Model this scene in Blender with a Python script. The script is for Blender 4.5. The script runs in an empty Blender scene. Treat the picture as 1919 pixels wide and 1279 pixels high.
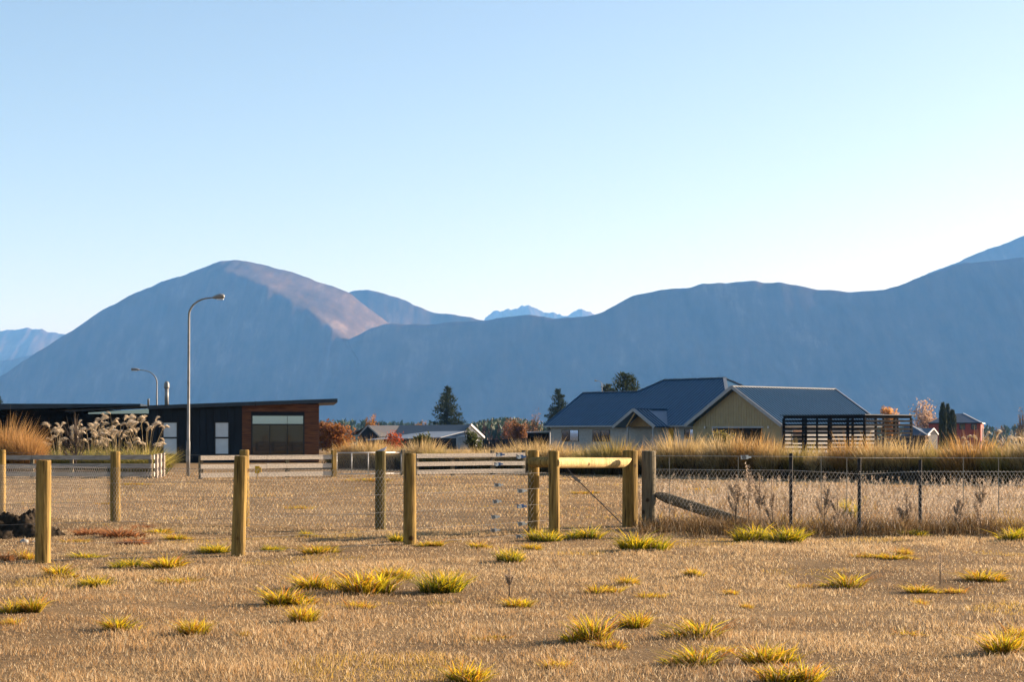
import bpy, math, random
import numpy as np
from mathutils import Vector, noise as mnoise

# ------------------------------------------------------------------ camera, sky, sun, exposure
sc = bpy.context.scene
FPX, HZ, EYE, CX = 3200.0, 810.0, 1.55, 959.5      # focal length in photo pixels, horizon row, eye height
cd = bpy.data.cameras.new('camera')
cam = bpy.data.objects.new('camera', cd)
sc.collection.objects.link(cam)
cam.location = (0, 0, EYE)
cam.rotation_euler = (math.radians(90), 0, 0)
cd.sensor_width = 36.0
cd.lens = 36.0 * FPX / 1919.0
cd.shift_y = (HZ - 639.5) / 1919.0
cd.clip_start = 0.5
cd.clip_end = 60000
sc.camera = cam

SUN_EL, SUN_AZ = 17.0, 64.0                         # azimuth from the view axis (+Y) towards +X
el, az = math.radians(SUN_EL), math.radians(SUN_AZ)
SUN = Vector((math.sin(az) * math.cos(el), math.cos(az) * math.cos(el), math.sin(el)))
w = bpy.data.worlds.new('World')
sc.world = w
w.use_nodes = True
wn = w.node_tree
bg = wn.nodes['Background']
sky = wn.nodes.new('ShaderNodeTexSky')
sky.sky_type = 'NISHITA'
sky.sun_disc = False
sky.sun_elevation = el
sky.sun_rotation = az
sky.air_density = 1.0
sky.dust_density = 1.2
sky.ozone_density = 1.0
sky.altitude = 400
wn.links.new(sky.outputs[0], bg.inputs[0])
bg.inputs[1].default_value = 0.058
sl = bpy.data.lights.new('sun', 'SUN')
sl.energy = 5.0
sl.angle = math.radians(0.53)
sl.color = (1.0, 0.87, 0.70)
so = bpy.data.objects.new('sun', sl)
sc.collection.objects.link(so)
so.rotation_euler = (-SUN).to_track_quat('-Z', 'Y').to_euler()
vs = sc.view_settings
vs.view_transform = 'Standard'
vs.look = 'None'
vs.exposure = 1.75
vs.gamma = 1.0
sc.cycles.use_denoising = True
sc.cycles.max_bounces = 6
sc.cycles.diffuse_bounces = 3
sc.cycles.transparent_max_bounces = 12
sc.cycles.volume_bounces = 1

# ------------------------------------------------------------------ helpers
C = sc.collection
rng = np.random.default_rng(7)
random.seed(7)

GP = [(-100, 0), (75, 0), (110, -.3), (190, -.4), (250, -3), (400, -4), (1000, -9), (3000, -12), (40000, -12)]
def gz(d):
    return float(np.interp(d, [p[0] for p in GP], [p[1] for p in GP]))
def dist(yb):                 # distance of a flat ground point seen at photo row yb
    return FPX * EYE / (yb - HZ)
def X(px, d):
    return (px - CX) / FPX * d
def Z(py, d):
    return EYE + (HZ - py) / FPX * d
def P(px, py, d):
    return Vector((X(px, d), d, Z(py, d)))

def wloc(o):
    v = Vector((0, 0, 0))
    while o is not None:
        v += o.location
        o = o.parent
    return v
def tag(o, label=None, cat=None, group=None, kind=None):
    if label: o['label'] = label
    if cat: o['category'] = cat
    if group: o['group'] = group
    if kind: o['kind'] = kind
    return o
def empty(name, loc, label=None, cat=None, group=None):
    o = bpy.data.objects.new(name, None)
    o.empty_display_size = 0.3
    C.objects.link(o)
    o.location = loc
    return tag(o, label, cat, group)
def link(name, me, parent=None, loc=None):
    """loc None: the mesh is in world coordinates; else loc is the world place of its origin."""
    o = bpy.data.objects.new(name, me)
    C.objects.link(o)
    o.location = Vector(loc) if loc is not None else Vector((0, 0, 0))
    if parent is not None:
        o.location = o.location - wloc(parent)
        o.parent = parent
    return o

class MB:
    def __init__(s):
        s.v, s.f = [], []
    def quad(s, *pts):
        n = len(s.v)
        s.v += [tuple(p) for p in pts]
        s.f.append(tuple(range(n, n + len(pts))))
        return s
    def hexa(s, p):           # 8 points: bottom ring 0-3, top ring 4-7
        n = len(s.v)
        s.v += [tuple(q) for q in p]
        for f in ((3, 2, 1, 0), (4, 5, 6, 7), (0, 1, 5, 4), (1, 2, 6, 5), (2, 3, 7, 6), (3, 0, 4, 7)):
            s.f.append(tuple(n + i for i in f))
        return s
    def box(s, x0, x1, y0, y1, z0, z1):
        return s.hexa([(x0, y0, z0), (x1, y0, z0), (x1, y1, z0), (x0, y1, z0),
                       (x0, y0, z1), (x1, y0, z1), (x1, y1, z1), (x0, y1, z1)])
    def bar(s, a, b, wd, ht, up=(0, 0, 1)):     # box from a to b
        a, b, up = Vector(a), Vector(b), Vector(up)
        t = (b - a).normalized()
        r = t.cross(up)
        if r.length < 1e-4: r = t.cross(Vector((1, 0, 0)))
        r.normalize()
        u = r.cross(t).normalized()
        r, u = r * wd / 2, u * ht / 2
        return s.hexa([a - r - u, b - r - u, b + r - u, a + r - u, a - r + u, b - r + u, b + r + u, a + r + u])
    def tube(s, pts, rad, n=8, cap=True):
        pts = [Vector(p) for p in pts]
        if not isinstance(rad, (list, tuple)): rad = [rad] * len(pts)
        base = len(s.v)
        ref = None
        for i, p in enumerate(pts):
            t = (pts[min(i + 1, len(pts) - 1)] - pts[max(i - 1, 0)]).normalized()
            if ref is None:
                ref = t.cross(Vector((0, 0, 1)))
                if ref.length < 1e-3: ref = Vector((1, 0, 0))
            ref = (ref - t * ref.dot(t)).normalized()
            bi = t.cross(ref)
            for k in range(n):
                a = 2 * math.pi * k / n
                s.v.append(tuple(p + (ref * math.cos(a) + bi * math.sin(a)) * rad[i]))
        for i in range(len(pts) - 1):
            for k in range(n):
                k2 = (k + 1) % n
                s.f.append((base + i * n + k, base + i * n + k2, base + (i + 1) * n + k2, base + (i + 1) * n + k))
        if cap:
            s.f.append(tuple(base + k for k in reversed(range(n))))
            e = base + (len(pts) - 1) * n
            s.f.append(tuple(e + k for k in range(n)))
        return s
    def build(s, name, mat, parent=None, loc=None, smooth=False, bevel=0):
        me = bpy.data.meshes.new(name)
        me.from_pydata(s.v, [], s.f)
        me.materials.append(mat)
        if smooth: me.shade_smooth()
        me.update()
        o = link(name, me, parent, loc)
        if bevel:
            b = o.modifiers.new('bevel', 'BEVEL')
            b.width = bevel
            b.segments = 2
        return o

def mesh_np(name, V, F, mat, col=None):
    me = bpy.data.meshes.new(name)
    V = np.ascontiguousarray(V, np.float32)
    F = np.ascontiguousarray(F, np.int32)
    me.vertices.add(len(V)); me.loops.add(F.size); me.polygons.add(len(F))
    me.vertices.foreach_set('co', V.ravel())
    me.loops.foreach_set('vertex_index', F.ravel())
    me.polygons.foreach_set('loop_start', np.arange(len(F), dtype=np.int32) * F.shape[1])
    me.update(calc_edges=True)
    if col is not None:
        a = me.color_attributes.new('tint', 'FLOAT_COLOR', 'POINT')
        c = np.ones((len(V), 4), np.float32); c[:, :3] = col
        a.data.foreach_set('color', c.ravel())
    me.materials.append(mat)
    return me

def seg_tubes(A, B, r, n=3):
    """many straight thin rods as one vertex/quad array"""
    A, B = np.asarray(A, float), np.asarray(B, float)
    t = B - A
    t /= np.linalg.norm(t, axis=1, keepdims=True) + 1e-9
    up = np.where(np.abs(t[:, 2:3]) > .9, np.array([[1., 0, 0]]), np.array([[0, 0, 1.]]))
    r1 = np.cross(t, up); r1 /= np.linalg.norm(r1, axis=1, keepdims=True)
    r2 = np.cross(t, r1)
    N = len(A)
    V = np.zeros((N, 2 * n, 3))
    for k in range(n):
        a = 2 * math.pi * k / n
        o = (r1 * math.cos(a) + r2 * math.sin(a)) * r
        V[:, k] = A + o; V[:, n + k] = B + o
    F = []
    for k in range(n):
        F.append([k, (k + 1) % n, n + (k + 1) % n, n + k])
    F = (np.arange(N)[:, None, None] * 2 * n + np.array(F)[None]).reshape(-1, 4)
    return V.reshape(-1, 3), F

def blades(base, ang, height, width, lean, col, droop=0.0, tipcol=None, wang=None):
    """curved tapering blades: base (N,3), heading ang, lean = sideways reach at the tip / height"""
    N = len(base)
    d = np.stack([np.cos(ang), np.sin(ang), np.zeros(N)], 1)
    wa = ang + math.pi / 2 if wang is None else wang
    wv = np.stack([np.cos(wa), np.sin(wa), np.zeros(N)], 1) * (width / 2)[:, None]
    up = np.array([[0, 0, 1.]])
    h, L = height[:, None], (height * lean)[:, None]
    dr = droop if np.ndim(droop) else np.full(N, droop)
    def pt(t):
        return base + up * h * (t - dr[:, None] * t ** 3) + d * L * (t ** 1.7)
    m, tip = pt(.55), pt(1.0)
    V = np.stack([base - wv, base + wv, m - wv * .8, m + wv * .8, tip], 1)
    F = np.array([[0, 1, 3], [0, 3, 2], [2, 3, 4]])
    F = (np.arange(N)[:, None, None] * 5 + F[None]).reshape(-1, 3)
    c = np.repeat(np.asarray(col)[:, None, :], 5, 1)
    if tipcol is not None:
        tc = np.asarray(tipcol)
        c[:, 4] = tc
        c[:, 2:4] = (c[:, 2:4] + tc[:, None, :]) / 2
    return V.reshape(-1, 3), F, c.reshape(-1, 3)

def merge(parts):
    V, F, K, n = [], [], [], 0
    for v, f, c in parts:
        V.append(v); F.append(f + n); K.append(c); n += len(v)
    return np.concatenate(V), np.concatenate(F), np.concatenate(K)

# ------------------------------------------------------------------ materials
MATS = {}
def nt_new(name):
    m = bpy.data.materials.new(name); m.use_nodes = True
    t = m.node_tree
    return m, t, t.nodes['Principled BSDF']
def mat(name, col, rough=.6, var=.25, scale=6.0, stretch=(1, 1, 1), bump=0.0, metal=0.0, spec=.3, col2=None, detail=6, thr=(.35, .65)):
    if name in MATS: return MATS[name]
    m, t, p = nt_new(name)
    tc = t.nodes.new('ShaderNodeTexCoord')
    mp = t.nodes.new('ShaderNodeMapping'); mp.inputs['Scale'].default_value = stretch
    nz = t.nodes.new('ShaderNodeTexNoise'); nz.inputs['Scale'].default_value = scale; nz.inputs['Detail'].default_value = detail
    t.links.new(tc.outputs['Object'], mp.inputs[0]); t.links.new(mp.outputs[0], nz.inputs['Vector'])
    cr = t.nodes.new('ShaderNodeValToRGB')
    c2 = col2 or tuple(c * (1 - var) for c in col)
    c1 = col if col2 else tuple(min(1, c * (1 + var)) for c in col)
    cr.color_ramp.elements[0].position = thr[0]; cr.color_ramp.elements[0].color = (*c2, 1)
    cr.color_ramp.elements[1].position = thr[1]; cr.color_ramp.elements[1].color = (*c1, 1)
    t.links.new(nz.outputs['Fac'], cr.inputs[0]); t.links.new(cr.outputs[0], p.inputs['Base Color'])
    p.inputs['Roughness'].default_value = rough; p.inputs['Metallic'].default_value = metal
    p.inputs['Specular IOR Level'].default_value = spec
    if bump:
        b = t.nodes.new('ShaderNodeBump'); b.inputs['Strength'].default_value = bump; b.inputs['Distance'].default_value = .02
        t.links.new(nz.outputs['Fac'], b.inputs['Height']); t.links.new(b.outputs[0], p.inputs['Normal'])
    MATS[name] = m
    return m
def leafmat(name, trans=.35, rough=.6, mul=1.0, spec=.2):
    """colour from the blade's own tint, with light coming through it"""
    m, t, p = nt_new(name)
    a = t.nodes.new('ShaderNodeAttribute'); a.attribute_name = 'tint'
    t.links.new(a.outputs['Color'], p.inputs['Base Color'])
    p.inputs['Roughness'].default_value = rough; p.inputs['Specular IOR Level'].default_value = spec
    tr = t.nodes.new('ShaderNodeBsdfTranslucent'); t.links.new(a.outputs['Color'], tr.inputs['Color'])
    mx = t.nodes.new('ShaderNodeMixShader'); mx.inputs[0].default_value = trans
    t.links.new(p.outputs[0], mx.inputs[1]); t.links.new(tr.outputs[0], mx.inputs[2])
    t.links.new(mx.outputs[0], t.nodes['Material Output'].inputs['Surface'])
    MATS[name] = m
    return m

M_blade = leafmat('dry_blade', .4)
M_leaf = leafmat('green_blade', .60, .5)
M_needle = leafmat('needle', .15, .6)
def woodmat(name, light, dark, stain, grey=.25):
    """round timber: stretched grain, isolated knots, drying splits and weathered stains"""
    m, t, p = nt_new(name)
    N, L = t.nodes.new, t.links.new
    tc = N('ShaderNodeTexCoord')
    def noise(scale, st, det=6, ro=.6):
        mp = N('ShaderNodeMapping'); mp.inputs['Scale'].default_value = st; L(tc.outputs['Object'], mp.inputs[0])
        n = N('ShaderNodeTexNoise'); n.inputs['Scale'].default_value = scale; n.inputs['Detail'].default_value = det; n.inputs['Roughness'].default_value = ro
        L(mp.outputs[0], n.inputs['Vector']); return n
    def ramp(src, a, b, ca, cb):
        r = N('ShaderNodeValToRGB'); e = r.color_ramp.elements
        e[0].position, e[1].position = a, b; e[0].color, e[1].color = (*ca, 1), (*cb, 1); L(src, r.inputs[0]); return r
    def mix(fac, a, b, mode='MIX'):
        x = N('ShaderNodeMix'); x.data_type = 'RGBA'; x.blend_type = mode
        if isinstance(fac, float): x.inputs[0].default_value = fac
        else: L(fac, x.inputs[0])
        L(a, x.inputs['A']); L(b, x.inputs['B']); return x.outputs['Result']
    grain = noise(4, (6, 6, .5)); g = ramp(grain.outputs['Fac'], .32, .62, dark, light)
    st = noise(1.3, (1.4, 1.4, .8)); s1 = ramp(st.outputs['Fac'], .45, .72, (1, 1, 1), stain)
    col = mix(1.0, g.outputs[0], s1.outputs[0], 'MULTIPLY')
    sp = noise(9, (5, 5, .16), 3); s2 = ramp(sp.outputs['Fac'], .62, .66, (1, 1, 1), (.25, .22, .2))
    col = mix(1.0, col, s2.outputs[0], 'MULTIPLY')
    kn = N('ShaderNodeTexVoronoi'); kn.inputs['Scale'].default_value = 3.2; L(tc.outputs['Object'], kn.inputs['Vector'])
    k1 = ramp(kn.outputs['Distance'], .09, .16, (.28, .2, .14), (1, 1, 1)); col = mix(1.0, col, k1.outputs[0], 'MULTIPLY')
    L(col, p.inputs['Base Color']); p.inputs['Roughness'].default_value = .85; p.inputs['Specular IOR Level'].default_value = .15
    b = N('ShaderNodeBump'); b.inputs['Strength'].default_value = .6; b.inputs['Distance'].default_value = .02
    L(grain.outputs['Fac'], b.inputs['Height']); L(b.outputs[0], p.inputs['Normal'])
    MATS[name] = m
    return m
M_post = woodmat('treated_pine', (.33, .215, .062), (.13, .085, .026), (.55, .55, .5))
M_postgrey = woodmat('weathered_pine', (.20, .165, .105), (.075, .062, .042), (.6, .58, .55))
M_board = mat('weathered_board', (.66, .57, .46), .85, 0, 5, (.8, 6, 8), .3, col2=(.42, .36, .29))
M_boardgrey = mat('dark_weathered_board', (.40, .35, .30), .85, 0, 5, (.8, 6, 8), .3, col2=(.24, .21, .18))  # darker than the boards of the other rail runs
M_wire = mat('galvanised_wire', (.17, .16, .145), .6, .2, 3)
M_net = mat('galvanised_netting', (.34, .31, .27), .6, .2, 3)
M_ypost = mat('black_steel_post', (.018, .018, .02), .6, .3, 8)
M_galv = mat('galvanised_steel', (.20, .20, .195), .5, .18, 5, metal=.15, bump=.05)
M_dark = mat('dark_cladding', (.016, .021, .028), .6, .2, 3, (1, 1, .3), spec=.08)
M_darkroof = mat('dark_roof', (.018, .03, .045), .45, .2, 2)
M_cedar = mat('cedar_board', (.165, .060, .022), .65, 0, 3, (.6, 3, 6), .2, col2=(.075, .027, .012))
M_frame = mat('dark_window_frame', (.012, .014, .017), .4, .1)
M_curtain = mat('pale_blind', (.55, .60, .64), .8, .05, 3)
M_blue = mat('blue_steel_roof', (.018, .068, .132), .34, .08, 1.2, spec=.55)
M_bluerib = M_blue
M_trim = mat('pale_trim', (.27, .28, .29), .5, .08, 3)
M_white = mat('white_paint', (.55, .54, .52), .5, .06, 3)
M_cream = mat('ochre_cladding', (.30, .235, .125), .7, .07, 2)
M_stone = mat('grey_schist_wall', (.30, .295, .285), .85, .14, 4, (1, 1, 3), .25)
M_soffit = mat('timber_soffit', (.30, .19, .08), .6, .15, 3)
M_yellowdoor = mat('ochre_door', (.50, .26, .015), .5, .1)
M_black = mat('black_timber', (.010, .010, .011), .8, .3, 5, spec=.03)
M_red = mat('red_brick', (.26, .055, .04), .8, .2, 8)
M_redroof = mat('slate_blue_roof', (.03, .05, .08), .5, .15, 3)
M_panel = mat('solar_panel', (.01, .012, .03), .15, .1, 3, spec=.6)
M_bark = mat('bark', (.09, .065, .045), .9, .3, 5, (3, 3, .5), .5)
M_soil = mat('dark_soil', (.030, .023, .016), .98, .5, 14, bump=1.0, spec=.05)
M_rock = mat('pale_stone', (.30, .28, .25), .9, .25, 8, bump=.4)
M_bluep = mat('blue_plastic', (.05, .16, .38), .35, .2, 30, spec=.5)
M_silver = mat('bright_zinc', (.62, .66, .72), .3, .15, 30, metal=.85)
M_yellowp = mat('yellow_sign', (.62, .36, .02), .5, .1)
def glass(name, col=(.012, .015, .018), spec=.6):
    m, t, p = nt_new(name)
    p.inputs['Base Color'].default_value = (*col, 1); p.inputs['Roughness'].default_value = .03
    p.inputs['Specular IOR Level'].default_value = spec
    nz = t.nodes.new('ShaderNodeTexNoise'); nz.inputs['Scale'].default_value = .5
    b = t.nodes.new('ShaderNodeBump'); b.inputs['Strength'].default_value = .04
    t.links.new(nz.outputs['Fac'], b.inputs['Height']); t.links.new(b.outputs[0], p.inputs['Normal'])
    MATS[name] = m
    return m
M_glass = glass('window_glass', spec=.75)
M_coated = glass('coated_glass', (.30, .42, .58)); M_coated.node_tree.nodes['Principled BSDF'].inputs['Metallic'].default_value = .85

def ground_mat():
    m, t, p = nt_new('dry_ground')
    tc = t.nodes.new('ShaderNodeTexCoord')
    def nz(scale, d=8, r=.6):
        n = t.nodes.new('ShaderNodeTexNoise'); n.inputs['Scale'].default_value = scale; n.inputs['Detail'].default_value = d
        n.inputs['Roughness'].default_value = r
        t.links.new(tc.outputs['Object'], n.inputs['Vector']); return n
    n1, n2 = nz(.35), nz(14, 8, .7)
    r1 = t.nodes.new('ShaderNodeValToRGB')
    r1.color_ramp.elements[0].position = .35; r1.color_ramp.elements[0].color = (.18, .120, .064, 1)
    r1.color_ramp.elements[1].position = .68; r1.color_ramp.elements[1].color = (.33, .23, .12, 1)
    r2 = t.nodes.new('ShaderNodeValToRGB')
    r2.color_ramp.elements[0].position = .3; r2.color_ramp.elements[0].color = (.45, .42, .40, 1)
    r2.color_ramp.elements[1].position = .7; r2.color_ramp.elements[1].color = (1, 1, 1, 1)
    mx = t.nodes.new('ShaderNodeMix'); mx.data_type = 'RGBA'; mx.blend_type = 'MULTIPLY'; mx.inputs[0].default_value = 1
    t.links.new(n1.outputs['Fac'], r1.inputs[0]); t.links.new(n2.outputs['Fac'], r2.inputs[0])
    t.links.new(r1.outputs[0], mx.inputs['A']); t.links.new(r2.outputs[0], mx.inputs['B'])
    t.links.new(mx.outputs['Result'], p.inputs['Base Color'])
    p.inputs['Roughness'].default_value = .95; p.inputs['Specular IOR Level'].default_value = .05
    b = t.nodes.new('ShaderNodeBump'); b.inputs['Strength'].default_value = .6; b.inputs['Distance'].default_value = .05
    t.links.new(n2.outputs['Fac'], b.inputs['Height']); t.links.new(b.outputs[0], p.inputs['Normal'])
    return m
def mountain_mat(name, c1, c2, c3):
    m, t, p = nt_new(name)
    tc = t.nodes.new('ShaderNodeTexCoord')
    mp = t.nodes.new('ShaderNodeMapping'); mp.inputs['Scale'].default_value = (.016, .0020, .006); mp.inputs['Rotation'].default_value = (0, 0, .25)
    n1 = t.nodes.new('ShaderNodeTexNoise'); n1.inputs['Scale'].default_value = 1; n1.inputs['Detail'].default_value = 8; n1.inputs['Roughness'].default_value = .65
    t.links.new(tc.outputs['Object'], mp.inputs[0]); t.links.new(mp.outputs[0], n1.inputs['Vector'])
    n2 = t.nodes.new('ShaderNodeTexNoise'); n2.inputs['Scale'].default_value = .004; n2.inputs['Detail'].default_value = 8
    t.links.new(tc.outputs['Object'], n2.inputs['Vector'])
    r = t.nodes.new('ShaderNodeValToRGB'); e = r.color_ramp.elements
    e[0].position = .36; e[0].color = (*c1, 1); e[1].position = .56; e[1].color = (*c2, 1)
    k = e.new(.72); k.color = (*c3, 1)
    ad = t.nodes.new('ShaderNodeMath'); ad.operation = 'MULTIPLY_ADD'; ad.inputs[1].default_value = .55
    ml = t.nodes.new('ShaderNodeMath'); ml.operation = 'MULTIPLY'; ml.inputs[1].default_value = .45
    t.links.new(n2.outputs['Fac'], ml.inputs[0]); t.links.new(n1.outputs['Fac'], ad.inputs[0]); t.links.new(ml.outputs[0], ad.inputs[2])
    t.links.new(ad.outputs[0], r.inputs[0]); t.links.new(r.outputs[0], p.inputs['Base Color'])
    p.inputs['Roughness'].default_value = 1; p.inputs['Specular IOR Level'].default_value = 0
    return m
M_ground = ground_mat()
M_mount = mountain_mat('tussock_mountain', (.030, .023, .018), (.085, .060, .042), (.20, .155, .12))

# ------------------------------------------------------------------ ground
def und(x, y):
    f = max(0, min(1, (90 - y) / 30))
    return f * (.05 * mnoise.noise((x * .22, y * .22, 3.1)) + .025 * mnoise.noise((x * .8, y * .8, 9.1)))
ys = np.concatenate([np.arange(-30, 8, 6.), np.arange(8, 70, .6), np.arange(70, 260, 10.), np.geomspace(260, 30000, 24)])
xs = np.concatenate([-np.geomspace(20, 16000, 22)[::-1], np.arange(-19.5, 19.6, .6), np.geomspace(20, 16000, 22)])
V = []
for y in ys:
    for x in xs:
        V.append((x, y, gz(y) + (und(x, y) if 0 < y < 92 and abs(x) < 30 else 0)))
nx = len(xs)
F = [(j * nx + i, j * nx + i + 1, (j + 1) * nx + i + 1, (j + 1) * nx + i) for j in range(len(ys) - 1) for i in range(nx - 1)]
me = mesh_np('ground', np.array(V), np.array(F), M_ground)
me.shade_smooth()
tag(link('ground', me), kind='structure')

# ------------------------------------------------------------------ mountains, each at its own distance
def mountain(name, crest, D, front, back, seed, rough=1.0, gully=1.0, m=M_mount, nu=260, nv=70, power=1.15, plateau=None):
    px = np.array([c[0] for c in crest], float); py = np.array([c[1] for c in crest], float)
    us = np.linspace(px[0], px[-1], nu)
    # smooth the traced ridge a little
    y0 = np.interp(us, px, py)
    ker = np.array([1, 2, 1.]) / 4
    y0 = np.convolve(np.pad(y0, 1, mode='edge'), ker, 'valid')
    y0 += np.array([rough * (1.6 * mnoise.fractal((u * .03, seed, 4.0), .8, 2.1, 5)) for u in us])
    tt = np.concatenate([np.linspace(-1, 0, nv, endpoint=False), np.linspace(0, 1, nv // 3)])
    V = np.zeros((len(tt), nu, 3))
    base = -14.0
    for i, u in enumerate(us):
        Dc = D
        H = EYE + (HZ - y0[i]) / FPX * Dc
        Hh = max(20.0, H - base)
        xc = (u - CX) / FPX * Dc
        for j, t in enumerate(tt):
            if t <= 0:
                s = 1 + t                       # 0 at the foot, 1 at the crest
                g = s ** power
                yy = Dc + t * front * (0.55 + .45 * Hh / 700)
                if plateau:
                    wp = plateau(u, xc); a_, b_ = .25, .92
                    run = wp + max(60.0, Hh - a_ * wp) / b_
                    ydn = -t * run
                    k_ = 16.0                                    # rounded break of slope
                    drop = a_ * ydn + (b_ - a_) * k_ * math.log1p(math.exp(min(60, (ydn - wp) / k_)))
                    g = max(0.0, 1 - drop / Hh)
                    yy = Dc - ydn
            else:
                g = 1 - .75 * t ** 1.2
                yy = Dc + t * back
            env = math.sin(math.pi * min(1, max(0, 1 + t if t <= 0 else 1 - t))) ** .8
            gl = mnoise.fractal((xc * .0022 + t * .5 + seed, t * 1.1, seed), 1.0, 2.1, 5)
            gl2 = mnoise.fractal((xc * .009 + t * 1.4 + seed, t * 2.3, seed * 2), .9, 2.1, 4)
            zz = base + Hh * g + gully * env * Hh * (.055 * gl + .013 * gl2)
            zz += rough * 3.5 * mnoise.fractal((xc * .012, yy * .004, seed), 1, 2, 4) * (Dc / 7000)
            V[j, i] = (xc, yy, zz)
    Vn = V.reshape(-1, 3)
    n = nu
    F = np.array([(j * n + i, j * n + i + 1, (j + 1) * n + i + 1, (j + 1) * n + i) for j in range(len(tt) - 1) for i in range(n - 1)])
    me = mesh_np(name, Vn, F, m)
    me.shade_smooth()
    return tag(link(name, me), kind='structure')

mountain('mountain_range_right', [(420, 800), (500, 742), (580, 684), (640, 645), (690, 618), (725, 606), (800, 609), (850, 604), (912, 601), (950, 593), (992, 591), (1040, 599), (1100, 592), (1130, 585),
         (1160, 567), (1185, 556), (1240, 543), (1290, 539), (1315, 531), (1360, 530), (1412, 527), (1440, 531), (1460, 529), (1500, 537), (1530, 544), (1560, 544), (1600, 548), (1660, 543),
         (1700, 530), (1740, 514), (1790, 496), (1850, 490), (1919, 481), (2050, 462), (2200, 470), (2400, 520)], 6800, 820, 1500, 1.7, gully=.85, nu=420)
mountain('mountain_dome', [(-400, 812), (-200, 790), (0, 706), (60, 666), (130, 622), (190, 583), (240, 556), (290, 534), (345, 514), (385, 500), (415, 490), (440, 487), (475, 492), (540, 508), (600, 529), (655, 549),
         (690, 578), (730, 606), (790, 650), (860, 700), (960, 770), (1010, 800)], 7600, 1150, 1300, 5.2, gully=.34,
         plateau=lambda u, xc: float(np.interp(u, [-400, 350, 385, 420, 480, 550, 600, 720, 800], [30, 40, 90, 250, 380, 530, 650, 960, 1000])) * (1 + .10 * mnoise.fractal((xc * .006, 2.2, 0), .8, 2, 4)), nu=420, nv=110)
mountain('mountain_shoulder', [(480, 640), (560, 590), (640, 553), (665, 545), (690, 544), (720, 550), (748, 558), (780, 573), (810, 586), (845, 589), (880, 595), (910, 602), (960, 620), (1060, 680), (1160, 760)], 8900, 820, 1200, 9.4, gully=.4)
mountain('mountain_peaks_distant', [(780, 690), (850, 640), (900, 606), (915, 588), (930, 581), (945, 577), (955, 579), (968, 582), (990, 574), (1005, 575), (1025, 582), (1055, 586), (1070, 588), (1090, 584), (1110, 590), (1150, 610), (1250, 680)], 15500, 1600, 1800, 3.3, rough=3.5)
mountain('mountain_back_right', [(1560, 620), (1640, 570), (1700, 536), (1740, 512), (1790, 494), (1830, 475), (1870, 461), (1919, 441), (1990, 415), (2100, 405), (2300, 430)], 9600, 1200, 1500, 12.1, gully=.6)
mountain('mountain_left_distant', [(-400, 640), (-200, 610), (-60, 618), (0, 622), (40, 618), (75, 616), (92, 623), (130, 626), (200, 650), (300, 720), (380, 790)], 13000, 1700, 1800, 7.8, rough=2, gully=1.4)
mountain('mountain_left_foothill', [(-300, 700), (-100, 690), (0, 676), (40, 670), (66, 665), (90, 672), (200, 740), (260, 790)], 10400, 900, 900, 4.4)

# ------------------------------------------------------------------ haze
hm = bpy.data.materials.new('haze'); hm.use_nodes = True
ht = hm.node_tree; ht.nodes.remove(ht.nodes['Principled BSDF'])
pv = ht.nodes.new('ShaderNodeVolumePrincipled')
pv.inputs['Color'].default_value = (.15, .44, 1.0, 1)
pv.inputs['Absorption Color'].default_value = (.80, .42, .30, 1)
pv.inputs['Density'].default_value = 5.7e-5
pv.inputs['Anisotropy'].default_value = 0.0
ht.links.new(pv.outputs[0], ht.nodes['Material Output'].inputs['Volume'])
MATS['haze'] = hm
hz_o = MB().box(-17000, 17000, -200, 18500, -13.1, 1290).build('haze', hm)
tag(hz_o, 'thin blue haze filling the valley air', 'haze', kind='stuff')

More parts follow.
